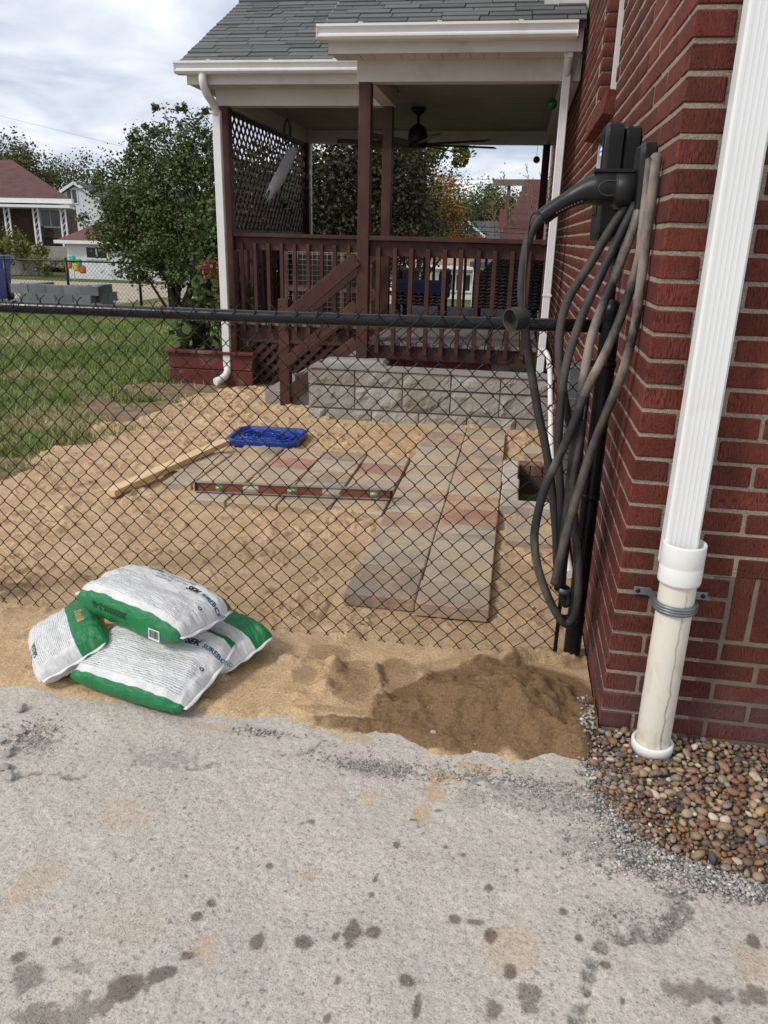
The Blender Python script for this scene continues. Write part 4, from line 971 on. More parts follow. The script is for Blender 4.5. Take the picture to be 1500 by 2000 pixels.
MB().cbox(.2415, .2432, 2.835, 2.865, 1.700, 1.708, .0005).cbox(.2415, .2432, 2.835, 2.86, 1.715, 1.723, .0005).build('indicator_light', em.m, ch)
lb = NB('grey rating label'); lb.col(lb.mix(lb.ramp(lb.noise(1, st=(300, 1, 900), det=2), [(.5, 0.0), (.55, 1.0)]), (.16, .16, .165), (.05, .05, .05))); lb.set(rough=.5)
MB().box(.309, .342, 2.7985, 2.7995, 1.585, 1.645).build('rating_label', lb.m, ch)
MB().tube([(.33, 2.905, 1.45), (.335, 2.91, 1.30), (.336, 2.91, .9), (.336, 2.91, .42)], .014, 10).build('conduit', M['black_metal'], ch)
hol = thing('cable_holster', 'black wall plate holster holding the plug and looped cable beside charger', 'holster', (.35, 2.52, 1.6))
rbox(.318, .358, 2.445, 2.60, 1.495, 1.70, .03, 'plate', BP, hol)
MB().lathe([(.0, 0), (.046, .0), (.05, .006), (.05, .05), (.045, .055)], T(.320, 2.515, 1.575) @ RY(R_(-90)), 28).build('socket', BP, hol)
cab = thing('charging_cable', 'thick black charging cable hanging in loops with curved plug handle', 'cable', (.15, 2.45, .3))
hs = spline([(.292, 2.515, 1.578), (.24, 2.514, 1.580), (.185, 2.512, 1.572), (.13, 2.508, 1.545), (.085, 2.503, 1.515), (.062, 2.50, 1.497)], 6)
rr = [.044] * 6 + [.045] * 4 + [.043, .040, .037, .034, .031, .029, .027, .0255, .025] + [.0245] * 20
h_ = MB(); h_.tube(hs, rr[:len(hs)], 16); ho = h_.build('plug_handle', BP, cab)
MB().lathe([(.0, .0), (.046, .0), (.0475, .004), (.0475, .03), (.046, .034), (.0, .034)], T(.296, 2.515, 1.5775) @ RY(R_(-90)), 28).build('collar', BP, ho)
MB().cbox(.20, .315, 2.495, 2.53, 1.621, 1.633, .003).build('latch_lever', BP, ho)
em2 = MB(); ring = [(.245 + .030 * math.cos(a) + (.012 if math.cos(a) > .3 else 0), 2.4685 + .004 * abs(math.sin(a)), 1.58 + .02 * math.sin(a)) for a in np.linspace(0, 6.283, 25)]; em2.tube(ring, .0014, 5); em2.build('logo_outline', M['rubber'], ho)
for i in range(9):
    t = i / 8; c = hs[14 + i] if 14 + i < len(hs) else hs[-1]
    MB().cbox(-.0022, .0022, -.02, .006, -.003, .003, .001, T(c.x + .006, c.y - .012, c.z - .021 + .001 * i) @ RY(.5)).build('grip_rib', M['rubber'], ho)
def px_path(pts, y0_, y1_=None, bulge=0.0):
    n = len(pts); o = []
    for i, p in enumerate(pts):
        t = i / (n - 1); Y = y0_ + ((y1_ if y1_ is not None else y0_) - y0_) * t - bulge * math.sin(math.pi * t); q = ony(p[0], p[1], Y); q.x = min(q.x, .342); o.append(q)
    return o
RB = M['rubber']; CR = .0136
def strand(pts, y0_, y1_=None, r=CR, mat=RB, bulge=0.0, name='cable_strand', pre=None, post=None):
    p = px_path(pts, y0_, y1_, bulge); p = (pre or []) + p + (post or [])
    MB().tube(spline(p, 6), r, 12).build(name, mat, cab)
strand([(1052, 430), (1034, 462), (1024, 505), (1019, 560), (1021, 610), (1029, 670), (1040, 740), (1052, 810), (1064, 865), (1074, 925), (1081, 985), (1086, 1045), (1088, 1100), (1092, 1140)], 2.49, 2.455, .0135, pre=[Vector((.068, 2.50, 1.502))])
strand([(1226, 398), (1190, 452), (1150, 520), (1115, 575), (1098, 622), (1092, 670), (1094, 720), (1106, 800), (1118, 850), (1122, 900), (1118, 960), (1108, 1040), (1100, 1110), (1097, 1150)], 2.505, 2.47, bulge=.0)
strand([(1242, 398), (1206, 470), (1172, 540), (1140, 610), (1112, 690), (1098, 760), (1092, 830), (1090, 890), (1094, 950), (1098, 1040), (1097, 1120), (1098, 1150)], 2.48, 2.44, bulge=.02)
strand([(1250, 405), (1228, 470), (1198, 545), (1176, 600), (1155, 660), (1140, 740), (1128, 830), (1118, 900), (1108, 1000), (1098, 1080), (1090, 1150)], 2.46, 2.41, bulge=.02, mat=M['rubber_dusty'], r=.0140)
strand([(1277, 312), (1284, 330), (1272, 390), (1262, 440), (1247, 510), (1216, 610), (1182, 690), (1150, 752), (1112, 848), (1086, 905), (1062, 960), (1047, 1020), (1044, 1060), (1051, 1110), (1068, 1160), (1088, 1200), (1104, 1218), (1119, 1208), (1127, 1180), (1130, 1130), (1127, 1070), (1121, 1010), (1120, 950), (1128, 880), (1138, 820)], 2.43, 2.40, bulge=.05, mat=M['rubber_dusty'])
strand([(1277, 313), (1288, 308), (1297, 330), (1295, 390), (1290, 440), (1285, 500), (1275, 570), (1255, 632), (1215, 730), (1175, 830), (1145, 910), (1112, 1020), (1092, 1100), (1083, 1140)], 2.32, 2.35, bulge=.02, mat=M['rubber_dusty'])
MB().tube(spline([ony(1060, 432, 2.485), ony(1048, 416, 2.485), ony(1036, 425, 2.48), ony(1030, 470, 2.475), ony(1026, 540, 2.47), ony(1024, 600, 2.465), ony(1020, 615, 2.46)], 6), .0035, 6).build('cap_tether', RB, cab)
cc = ony(1016, 622, 2.45)
MB().lathe([(.0, .030), (.029, .030), (.030, .0), (.034, .0), (.0345, .048), (.032, .052), (.0, .052)], T(cc.x - .03, cc.y - .02, cc.z - .004) @ Vector((.72, .66, .12)).to_track_quat('Z', 'Y').to_matrix().to_4x4(), 28, False).build('rubber_cap', RB, cab)
tp = ony(1097, 1155, 2.42); MB().lathe([(.022, 0), (.026, .0), (.026, .018), (.022, .018)], T(tp.x, tp.y + .0, tp.z) @ RY(.2), 16).build('cable_tie', M['galv'], cab)
MB().tube(spline([ony(1094, 1145, 2.43), ony(1098, 1165, 2.42), ony(1104, 1182, 2.42), ony(1110, 1172, 2.42), ony(1108, 1150, 2.43)], 6), .0105, 10).build('cable_end', RB, cab)

# grey meter box and white pipes on the wall behind the fence
ub = thing('utility_box', 'grey metal utility box on brick wall behind the fence post', 'utility box', (.33, 3.6, .5))
MB().cbox(.262, .357, 3.50, 3.66, .30, .92, .006).build('housing', M['galv'], ub); MB().cbox(.255, .262, 3.51, 3.65, .33, .89, .003).build('cover', M['galv'], ub); MB().cbox(.27, .35, 3.494, 3.4995, .5, .78, .002).build('side_plate', M['galv'], ub)
wp = thing('drain_line', 'thin white plastic drain line running down beside the brick wall', 'pipe', (.3, 5.5, 0))
MB().tube(spline([(.22, 6.06, .66), (.27, 6.05, .64), (.30, 5.95, .55), (.315, 5.6, .32), (.325, 5.2, .12), (.325, 4.6, .075), (.325, 4.1, .07), (.33, 3.2, .06)], 6), .019, 10).build('pipe', M['pvc'], wp)
for p in ((.30, 5.95, .55), (.316, 5.58, .31)): MB().lathe([(.0195, -.03), (.024, -.03), (.024, .03), (.0195, .03)], T(*p) @ RX(R_(55)), 14).build('pipe_joint', M['pvc'], wp)
MB().tube([(.338, 2.86, .05), (.338, 2.86, 1.0), (.345, 2.862, 1.1)], .010, 8).build('riser', M['pvc'], wp)

# ------------------------------------------------------------------ concrete pavers, each one laid loose on the sand
def paver_mat():
    b = NB('mixed colour concrete paver'); r = b.rnd(); g = b.noise(210, det=4, rough=.75)
    c = b.ramp(r, [(0, (0.431, 0.371, 0.283)), (.2, (0.491, 0.419, 0.319)), (.38, (0.336, 0.210, 0.150)), (.5, (0.409, 0.349, 0.271)), (.62, (0.491, 0.371, 0.235)), (.78, (0.298, 0.251, 0.199)), (.9, (0.401, 0.202, 0.138)), (1, (0.551, 0.488, 0.386))])
    r2 = b.math('FRACT', b.math('MULTIPLY', r, 7.31))
    c2 = b.ramp(r2, [(0, (0.283, 0.244, 0.193)), (.35, (0.491, 0.405, 0.295)), (.55, (0.358, 0.189, 0.133)), (.8, (0.535, 0.468, 0.367)), (1, (0.223, 0.192, 0.150))])
    cm = b.noise(1, st=(2.2, 7, 1), det=5, rough=.6, dist=.6)
    c = b.mix(b.ramp(cm, [(.42, 0.0), (.6, .9)]), c, c2)
    c = b.mix(b.ramp(b.noise(5, det=6, rough=.7), [(.46, 0.0), (.66, .75)]), c, (0.654, 0.475, 0.283))
    sp_ = b.ramp(b.noise(300, det=2), [(.66, 0.0), (.74, .5)]); c = b.mix(sp_, c, (0.734, 0.698, 0.542))
    b.col(b.mix(1.0, c, b.ramp(g, [(.25, .62), (.7, 1.2)]), 'MULTIPLY')); b.set(rough=.9, spec=.2); b.bump(b.math('ADD', g, b.noise(40, det=5)), .55, .005); return b.m
M['paver'] = paver_mat()
def paver(x, y, w, d, parent, z=.046, th=.06, name='paver'):
    m = MB(); m.cbox(-w / 2, w / 2, -d / 2, d / 2, -th, 0, .005); m.v = [(a + random.uniform(-.0015, .0015), b_ + random.uniform(-.0015, .0015), c) for a, b_, c in m.v]
    return link(name, m.mesh('paver', M['paver']), parent, T(x, y, z + random.uniform(-.003, .003)) @ RZ(random.uniform(-.006, .006)) @ RX(random.uniform(-.006, .006)) @ RY(random.uniform(-.005, .005)))
pa = thing('paver_path', 'two-column strip of mixed grey and red pavers laid on sand beside house', 'paving', (-.3, 4.3, .04))
for col in (0, 1):
    y = 2.815 - .035 * col; n = 13; ds_ = [.24] * n
    if col == 0: ds_ = [.31, .27] + [.232] * 11
    for d_ in ds_:
        if y + d_ > 5.99: break
        xc = -.449 + col * .2985 + (y - 2.8) * .006; paver(xc, y + d_ / 2, .2945, d_ - .006, pa, z=.058); y += d_
pg = thing('paver_patch', 'square patch of weathered grey pavers under the spirit level', 'paving', (-1.2, 4.4, .04))
for r_i in range(5):
    y = 3.835 + r_i * .232; xs = -.602
    ncol = 4 if r_i == 0 else (4 if r_i == 4 else 5)
    for ci in range(ncol):
        w = .292 if not (r_i > 0 and ci == 4) else .19
        if r_i == 0 and ci == 3: w = .22
        paver(xs - w / 2, y + .116 - (.0 if r_i else .008), w - .009, .224, pg, z=.052 - (.004 if r_i == 0 else 0)); xs -= w
sl = thing('loose_paver', 'single grey paver lying on sand in front of the brick well', 'paver', (.2, 3.72, 0))
paver(.19, 3.735, .29, .32, sl, z=.055, name='slab')
sl2 = thing('loose_paver', 'pale stone slab on sand behind the brick well against the wall', 'paver', (.25, 5.3, 0)); paver(.245, 5.36, .20, .2, sl2, z=.06, name='slab')
# window well lined with bricks
ww = thing('window_well', 'small pit edged with whitewashed bricks beside the house wall', 'well', (.2, 4.6, 0))
M['wash_brick'] = PM('whitewashed brick', (.62, .57, .49), (.45, .38, .31), sc=14, rough=.92, bump=.5, bsc=110, dirt=(.30, .14, .10), dsc=8, rv=.25)
M['old_brick'] = PM('old red edging brick', (.24, .115, .085), (.17, .08, .06), sc=14, rough=.9, bump=.5, bsc=110, dirt=(.40, .34, .28), dsc=9, rv=.3)
bm_ = MB().cbox(0, .098, 0, .2, 0, .08, .006).mesh('edging_brick', M['wash_brick']); bm2 = MB().cbox(0, .2, 0, .10, 0, .08, .006).mesh('edging_brick', M['wash_brick']); bm3 = MB().cbox(0, .12, 0, .10, 0, .08, .006).mesh('edging_brick', M['old_brick'])
for i in range(4): link('edging_brick', bm_, ww, T(.01 + random.uniform(-.004, .004), 4.15 + i * .207, -.005) @ RZ(random.uniform(-.02, .02)) @ RX(random.uniform(-.02, .02)))
for i in range(2): link('edging_brick', bm2, ww, T(.008 + i * .205 - (.06 if i else 0), 4.035, -.0 + random.uniform(-.003, .006)) @ RZ(random.uniform(-.02, .02)))
for i in range(3): link('edging_brick', bm3, ww, T(.115 + i * .08, 4.985, -.03) @ Matrix.Diagonal((.62, 1, 1, 1)))
MB().box(.105, .112, 4.13, 5.0, -.34, .0).box(.112, .358, 4.128, 4.134, -.34, .0).box(.112, .358, 4.985, 4.99, -.34, -.03).build('well_wall', M['soil'], ww)
MB().box(.112, .358, 4.134, 4.985, -.30, -.27).build('well_floor', M['gravel_dark'], ww)

# ------------------------------------------------------------------ tools on the pavers
lv = thing('spirit_level', 'long orange and grey aluminium spirit level lying on the pavers', 'level', (-1.17, 4.05, .05))
A, Bv = onz(382, 962, .048), onz(766, 978, .048); A.z = Bv.z = .05; dv = (Bv - A).normalized(); LL = (Bv - A).length; an = math.atan2(dv.y, dv.x)
LM = T(A.x, A.y, .0555) @ RZ(an)
M['level_alu'] = PM('scuffed grey aluminium', (.34, .32, .30), (.24, .225, .21), sc=12, rough=.5, metal=.3); M['level_orange'] = PM('worn orange paint', (.25, .085, .045), (.19, .06, .032), sc=16, rough=.5, dirt=(.3, .2, .15), dsc=14)
def lpart(name, mat, *bx, b=.001): m = MB(); m.cbox(*bx, b, LM); return m.build(name, mat, lv)
lpart('bottom_flange', M['level_alu'], 0, LL, -.013, .013, 0, .006); lpart('top_flange', M['level_alu'], 0, LL, -.013, .013, .054, .060)
segs = [(.012, .105), (.155, .28), (.38, .535), (.60, .74), (.84, .955), (LL - .16, LL - .012)]
cuts = [0.012, .115, .165, .27, .36, .52, .585, .72, .83, .985, 1.04, LL - .012]
vials = [(.115, .165), (.52, .585), (.985, 1.04)]; holes = [(.27, .36), (.72, .83)]
prev = .012
for (a, b_) in sorted(vials + holes): lpart('web', M['level_orange'], prev, a, -.006, .006, .006, .054); prev = b_
lpart('web', M['level_orange'], prev, LL - .012, -.006, .006, .006, .054)
vg = NB('lime vial liquid'); vg.col((.30, .40, .14)); vg.set(rough=.15, spec=.6)
for (a, b_) in vials:
    lpart('vial_housing', M['level_alu'], a, b_, -.003, .003, .006, .054); v_ = MB(); v_.tube([LM @ Vector((a + .006, -.009, .03)), LM @ Vector((b_ - .006, -.009, .03))], .010, 12); v_.build('vial', vg.m, lv)
for (a, b_) in holes:
    lpart('grip_hole_edge', M['level_alu'], a, b_, -.008, .008, .006, .014); lpart('grip_hole_edge', M['level_alu'], a, b_, -.008, .008, .046, .054)
for a in (0, LL - .012): lpart('end_cap', M['black_plastic'], a, a + .012, -.012, .012, .006, .054)
bd = thing('lumber_board', 'pale pine board lying across the sand beside the pavers', 'board', (-2.0, 4.3, .03))
p0, p1 = onz(215, 975, .02), onz(440, 870, .06); p0.z, p1.z = .055, .085
MB().bar(p0, p1, .075, .036, (0, 0, 1), .0012).build('plank', M['lumber'], bd)
lid = thing('tote_lid', 'blue plastic storage tote lid lying upside down on sand', 'lid', (-1.68, 5.27, .03))
LC = T(-1.69, 5.27, .046) @ RZ(.02) @ RX(.03)
def oct_(w, d, c): return [(-w + c, -d), (w - c, -d), (w, -d + c), (w, d - c), (w - c, d), (-w + c, d), (-w, d - c), (-w, -d + c)]
m = MB(); o1, o2, o3, o4 = oct_(.262, .215, .055), oct_(.262, .215, .055), oct_(.235, .19, .05), oct_(.222, .178, .048)
vs_ = [LC @ Vector((*p, -.012)) for p in o1] + [LC @ Vector((*p, .022)) for p in o2] + [LC @ Vector((*p, .026)) for p in o3] + [LC @ Vector((*p, .006)) for p in o4]
fs_ = [(i * 8 + j, i * 8 + (j + 1) % 8, (i + 1) * 8 + (j + 1) % 8, (i + 1) * 8 + j) for i in range(3) for j in range(8)] + [tuple(range(24, 32))]
m.add(vs_, fs_); m.build('tray', M['blue'], lid)
for (cx, cy, ra, rb) in [(0, 0, .15, .12), (0, 0, .10, .075), (-.12, .02, .07, .1), (.13, -.02, .06, .1), (0, .0, .2, .16)]:
    MB().tube([LC @ Vector((cx + ra * math.cos(a), cy + rb * math.sin(a), .010)) for a in np.linspace(0, 6.283, 33)], .007, 6).build('rib', M['blue'], lid)
for a in (-.13, .0, .13): MB().bar(LC @ Vector((-.2, a, .01)), LC @ Vector((.2, a * .7, .01)), .008, .012).build('rib', M['blue'], lid)
# ------------------------------------------------------------------ bags of jointing sand
def bag_mat(name, mode):
    b = NB(name); u = b.attr('bu'); v = b.attr('bv'); w = b.attr('bw')       # bu, bv in -1..1, bw = +1 top, -1 underside
    c = b.n('ShaderNodeCombineXYZ'); b.l(u, c.inputs[0]); b.l(v, c.inputs[1]); uv = c.outputs[0]
    white = b.mix(b.ramp(b.noise(3, uv, 5), [(.4, 0.0), (.7, 1.0)]), (.74, .735, .72), (.62, .61, .59))
    # rows of fine print
    rows = b.math('FRACT', b.math('MULTIPLY', v, 21)); ink = b.ramp(b.noise(1, uv, 2, .6, st=(60, 21, 1)), [(.40, 0.0), (.46, 1.0)])
    line = b.math('MULTIPLY', b.ramp(rows, [(.30, 0.0), (.36, 1.0), (.62, 1.0), (.68, 0.0)]), ink)
    blk = b.ramp(b.noise(1, uv, 1, st=(1.8, 3.6, 1)), [(.46, 0.0), (.49, 1.0)])
    if mode == 'top': zone = b.math('MULTIPLY', b.ramp(v, [(0, 1.0), (.02, 1.0)]), b.ramp(b.math('ADD', v, b.math('MULTIPLY', u, .12)), [(.10, 1.0), (.16, 0.0)]))
    else: zone = b.ramp(v, [(.0, 1.0), (1.0, 1.0)])
    vz = b.math('MULTIPLY', b.ramp(b.math('ABSOLUTE', u), [(.84, 1.0), (.87, 0.0)]), b.ramp(b.math('ABSOLUTE', v), [(.74, 1.0), (.78, 0.0)]))
    k_ = b.math('MULTIPLY', b.math('MULTIPLY', line, vz), b.math('MULTIPLY', zone, b.math('MAXIMUM', blk, .55)))
    white = b.mix(b.math('MULTIPLY', k_, .92), white, (.20, .20, .205))
    green = b.mix(b.ramp(b.noise(4, uv, 4), [(.4, 0.0), (.7, 1.0)]), (.012, .20, .062), (.010, .155, .05))
    if mode == 'top': gm = b.math('MAXIMUM', b.ramp(v, [(0.0, 0.0), (1, 0.0)]), b.ramp(b.math('ADD', b.math('MULTIPLY', v, -1.0), b.math('MULTIPLY', b.ramp(w, [(0, 1.0), (.02, 0.0)]), .6)), [(.885, 0.0), (.895, 1.0)]))
    else: gm = b.ramp(b.math('ADD', v, b.math('MULTIPLY', b.noise(1.2, uv, 2), .1)), [(.30, 0.0), (.31, 1.0)])
    if mode == 'top': gm = b.math('MAXIMUM', gm, b.math('MULTIPLY', b.ramp(v, [(.80, 0.0), (.81, 1.0)]), b.ramp(u, [(.55, 0.0), (.56, 1.0)])))
    col_ = b.mix(gm, white, green)
    col_ = b.mix(b.ramp(b.noise(2.3, uv, 8, .7), [(.57, 0.0), (.75, .45)]), col_, (.47, .36, .24))
    b.col(col_); b.set(rough=.42, spec=.45); b.bump(b.noise(1, uv, 6, .62, 1.5, st=(4, 6, 1)), .55, .02); return b.m
M['bag_top'] = bag_mat('printed sand bag', 'top'); M['bag_end'] = bag_mat('green and white sand bag', 'end')
def bag_t(u, v, Tt, seed):
    k = (1 - np.abs(u) ** 5) ** .6 * (1 - np.abs(v) ** 7) ** .45 * (1 - .12 * v * v)
    w = (fbm(u * 3 + seed * 5.1 + 20, v * 3 + seed + 20, 4) - .5) * .016 + (np.abs(fbm(u * 5 + seed, v * 2.2 + 9 + seed, 3) - .5) - .1) * -.036 * (np.abs(u) ** 2 + .2) + .0035 * np.sin(v * 19 + 6 * fbm(u * 2 + seed, v * 2, 2)) * np.abs(u) ** 5 + .003 * np.sin(u * 23 + 5 * fbm(u * 3, v * 3 + seed, 2)) * np.abs(v) ** 6
    return Tt * .5 * k + w * np.minimum(1, k * 2)
def make_bag(label, mw, L, Wd, Tt, seed, mat, group=None, droop=None):
    n, m_ = 72, 56; o = thing('sand_bag', label, 'bag', mw.translation, group)
    u = np.sin(np.linspace(-1, 1, n) * math.pi / 2); v = np.sin(np.linspace(-1, 1, m_) * math.pi / 2); U, Vv = np.meshgrid(u, v)
    pin = 1 - .055 * Vv ** 2 * 1.0; pinv = 1 - .07 * np.abs(U) ** 6
    top = bag_t(U, Vv, Tt, seed); bot = -bag_t(U, Vv, Tt * .8, seed + 3)
    def sag(x, y): return droop(x, y) if droop else 0 * x
    xs, ys = U * L / 2 * pin, Vv * Wd / 2 * pinv
    A = np.array(mw)
    P = np.concatenate([np.stack([xs, ys, z + sag(U, Vv)], -1).reshape(-1, 3) for z in (top, bot)]); Wp = P @ A[:3, :3].T + A[:3, 3]
    f = grid_faces(n, m_); f2 = f[:, ::-1] + n * m_
    me = npmesh('bag', Wp, np.concatenate([f, f2]), mat, True, {'bu': ('FLOAT', np.tile(U.ravel(), 2)), 'bv': ('FLOAT', np.tile(Vv.ravel(), 2)), 'bw': ('FLOAT', np.concatenate([np.ones(n * m_), -np.ones(n * m_)]))})
    so = link('sack', me, o)
    for s in (-1, 1):     # sewn flat end seams
        g = MB(); pts_ = []; K = 24
        for i in range(K + 1):
            vv = -0.93 + 1.86 * i / K; dzz = .004 * math.sin(i * .9 + seed)
            for e in (0.985, 1.055):
                sg_ = sag(np.array([s * e]), np.array([vv])); q = mw @ Vector((s * e * L / 2 * (1 - .055 * vv * vv), vv * Wd / 2 * .93, (dzz if e > 1 else .002) + float(np.ravel(sg_)[0]))); pts_.append(q)
        g.add(pts_, [(2 * i, 2 * i + 1, 2 * i + 3, 2 * i + 2) for i in range(K)], True); so2 = g.build('end_seam', M['bag_white'], o)
        md = so2.modifiers.new('thickness', 'SOLIDIFY'); md.thickness = .003
    def surf(x, y, side=1, lift=.0016):   # local metres to a point just above the printed face
        uu = np.array([x / (L / 2)]); vv = np.array([y / (Wd / 2)])
        z = bag_t(np.clip(uu, -.99, .99), np.clip(vv, -.99, .99), Tt, seed)[0] + float(np.ravel(sag(uu, vv))[0])
        return mw @ Vector((x * (1 - .055 * vv[0] ** 2), y * (1 - .07 * abs(uu[0]) ** 6), z + lift))
    return o, surf
b = NB('white woven plastic'); b.col((.70, .695, .68)); b.set(rough=.45); b.bump(b.noise(60, det=3), .3, .003); M['bag_white'] = b.m
def ink(name, c): b = NB(name); b.col(c); b.set(rough=.5); return b.m
INK = ink('black ink', (.02, .02, .022)); INKB = ink('blue ink', (.02, .10, .16)); INKW = ink('white ink', (.7, .7, .68)); INKO = ink('ochre ink', (.45, .30, .12))
def print_text(txt, surf, x, y, size, mat, parent, rot=0, bold=0, sx=1.0, name='lettering', flip=False):
    cu = bpy.data.curves.new('lettering', 'FONT'); cu.body = txt; cu.size = size; cu.offset = bold; cu.resolution_u = 2
    to = bpy.data.objects.new('tmp', cu); COL.objects.link(to)
    dg = bpy.context.evaluated_depsgraph_get(); me = bpy.data.meshes.new_from_object(to.evaluated_get(dg)); bpy.data.objects.remove(to)
    if me is None or not len(me.vertices): return
    ca, sa = math.cos(rot), math.sin(rot)
    for v in me.vertices:
        a, b_ = v.co.x * sx, v.co.y; v.co = surf(x + a * ca - b_ * sa, y + a * sa + b_ * ca)
    me.materials.clear(); me.materials.append(mat); link(name, me, parent)
def quad_print(surf, x0_, x1_, y0_, y1_, mat, parent, name, nx_=6, ny_=3):
    m = MB(); vs_ = [surf(x0_ + (x1_ - x0_) * i / nx_, y0_ + (y1_ - y0_) * j / ny_) for j in range(ny_ + 1) for i in range(nx_ + 1)]
    m.add(vs_, [(j * (nx_ + 1) + i, j * (nx_ + 1) + i + 1, (j + 1) * (nx_ + 1) + i + 1, (j + 1) * (nx_ + 1) + i) for j in range(ny_) for i in range(nx_)]); m.build(name, mat, parent)
def bag_print(o, s, L, Wd):
    print_text('SEK', s, L * .20, Wd * .17, .040, INK, o, bold=.0012, sx=.85); print_text('SUREBOND', s, L * .20 + .068, Wd * .17, .027, INKB, o, bold=.0008, sx=.82)
    for i, t in enumerate(['IDEAL FOR:  CONCRETE & CLAY PAVERS', 'NATURAL STONE \u2022 CAST STONE', 'PORCELAIN TILE']): print_text(t, s, -L * .13 + .012 * i, Wd * (.30 - .07 * i), .0155, INK, o, sx=.62)
    quad_print(s, -L * .25, -L * .10, Wd * .335, Wd * .36, INK, o, 'printed_bar')
    for i in range(3): print_text('\u2014' * 9, s, L * .20, Wd * (.115 - .035 * i), .008, INK, o, sx=.9)
    print_text('O', s, L * .42, -Wd * .05, .018, INK, o, bold=.0006)
L1, W1 = .495, .285
m1 = T(-1.152, 2.268, .218) @ RZ(-.35) @ RX(-.02) @ RY(.06)
b1, s1 = make_bag('white printed sand bag lying on top of the bag pile', m1, L1, W1, .150, 1, M['bag_top']); bag_print(b1, s1, L1, W1)
m2 = T(-1.095, 2.125, .085) @ RZ(-.22) @ RX(.25) @ RY(.05)
b2, s2 = make_bag('white printed sand bag tilted forward under the pile, green lower edge', m2, .455, .35, .11, 2, M['bag_top']); bag_print(b2, s2, .455, .35)
m3 = T(-1.42, 2.20, .085) @ RZ(1.05) @ RX(-.25)
b3, s3 = make_bag('crumpled green and white sand bag with ochre lettering squeezed under the pile', T(-1.44, 2.19, .085) @ RZ(-.95) @ RY(-.05) @ RX(.42), .38, .26, .135, 5, M['bag_end'])
b4, s4 = make_bag('green topped sand bag poking out behind the forward tilted bag', T(-.965, 2.34, .07) @ RZ(-.55) @ RX(.22), .38, .25, .115, 8, M['bag_end'])
print_text('FIVE STEPS', s3, .02, -.105, .022, INK, b3, bold=.0006, sx=.9); print_text('TO INSTALL', s3, .02, -.128, .022, INK, b3, bold=.0006, sx=.9)
for k in range(9): quad_print(s3, -.03 + k * .011, -.024 + k * .011 + random.uniform(0, .004), .062, .085 + random.uniform(-.006, .012), INKO, b3, 'faded_lettering', 1, 2)
# batch number and barcode on the green front gusset of the top bag
def side1(x, y):       # x along bag, y up the side
    uu = np.array([x / (L1 / 2)]); vz = -.965 + .03 * abs(y) / .04; vv = np.array([vz]); t_ = bag_t(uu, vv, .135, 1)[0]
    return m1 @ Vector((x * .95, -W1 / 2 * (1 - .07 * abs(uu[0]) ** 6) * .985 - .004, y - .004))
print_text('20250310-2-46', side1, .02, .028, .034, INK, b1, rot=math.pi, bold=.0005, sx=.8, name='batch_number')
quad_print(side1, .125, .175, -.028, .012, INKW, b1, 'barcode_label')
for i in range(11): quad_print(lambda x, y: side1(x, y) + (m1.to_3x3() @ Vector((0, -.0012, 0))), .129 + i * .0039, .129 + i * .0039 + random.choice([.0012, .0022]), -.020, .008, INK, b1, 'barcode_bar', 1, 1)

# ------------------------------------------------------------------ planter with hydrangea
pl = thing('planter_box', 'peeling red wooden planter box at the porch corner', 'planter', (-2.95, 7.75, 0))
for z, h in ((.0, .135), (.143, .150)): MB().cbox(-3.40, -2.52, 7.44, 7.48, z - .03 * (z == 0), z + h, .005).build('front_board', M['planter_wood'], pl); MB().cbox(-3.41, -3.37, 7.485, 8.3, z - .03 * (z == 0), z + h, .005).build('side_board', M['planter_wood'], pl)
MB().cbox(-3.44, -2.50, 7.41, 7.50, .295, .325, .004).build('cap_board', M['planter_wood'], pl); MB().cbox(-3.44, -3.35, 7.505, 8.3, .295, .325, .004).build('cap_board', M['planter_wood'], pl)
MB().box(-3.36, -2.53, 7.49, 8.3, .0, .27).build('soil', M['soil'], pl)
def leaf_mat(name, stops, rough=.55, tr=.0):
    b = NB(name); b.col(b.ramp(b.attr('tint'), stops)); b.set(rough=rough, spec=.12)
    b.b.inputs['Transmission Weight'].default_value = 0; return b.m
LEAF6 = np.array([[0, 0, 0], [.32, .30, .05], [.33, .68, .04], [0, 1.0, -.06], [-.33, .68, .04], [-.32, .30, .05]], float)
LEAFF = np.array([[0, 1, 2, 3], [0, 3, 4, 5]])
def leaf_cloud(C, size, tint, up=.3, asp=1.0):       # C: n x 3 leaf positions
    n = len(C); Q = RNG.normal(0, 1, (n, 3)); Q[:, 2] *= .7; Q[:, 2] -= .15; Q /= np.linalg.norm(Q, axis=1)[:, None]
    S = np.cross(Q, RNG.normal(0, 1, (n, 3)) + np.array([0, 0, up])); S /= np.linalg.norm(S, axis=1)[:, None]; N = np.cross(S, Q)
    sz = size * (.6 + .8 * RNG.random(n))
    V = C[:, None, :] + sz[:, None, None] * (LEAF6[None, :, 0:1] * S[:, None, :] * asp + LEAF6[None, :, 1:2] * Q[:, None, :] + LEAF6[None, :, 2:3] * N[:, None, :])
    Fq = (LEAFF[None] + 6 * np.arange(n)[:, None, None]).reshape(-1, 4)
    return V.reshape(-1, 3), Fq, np.repeat(np.clip(tint, 0, 1), 6)
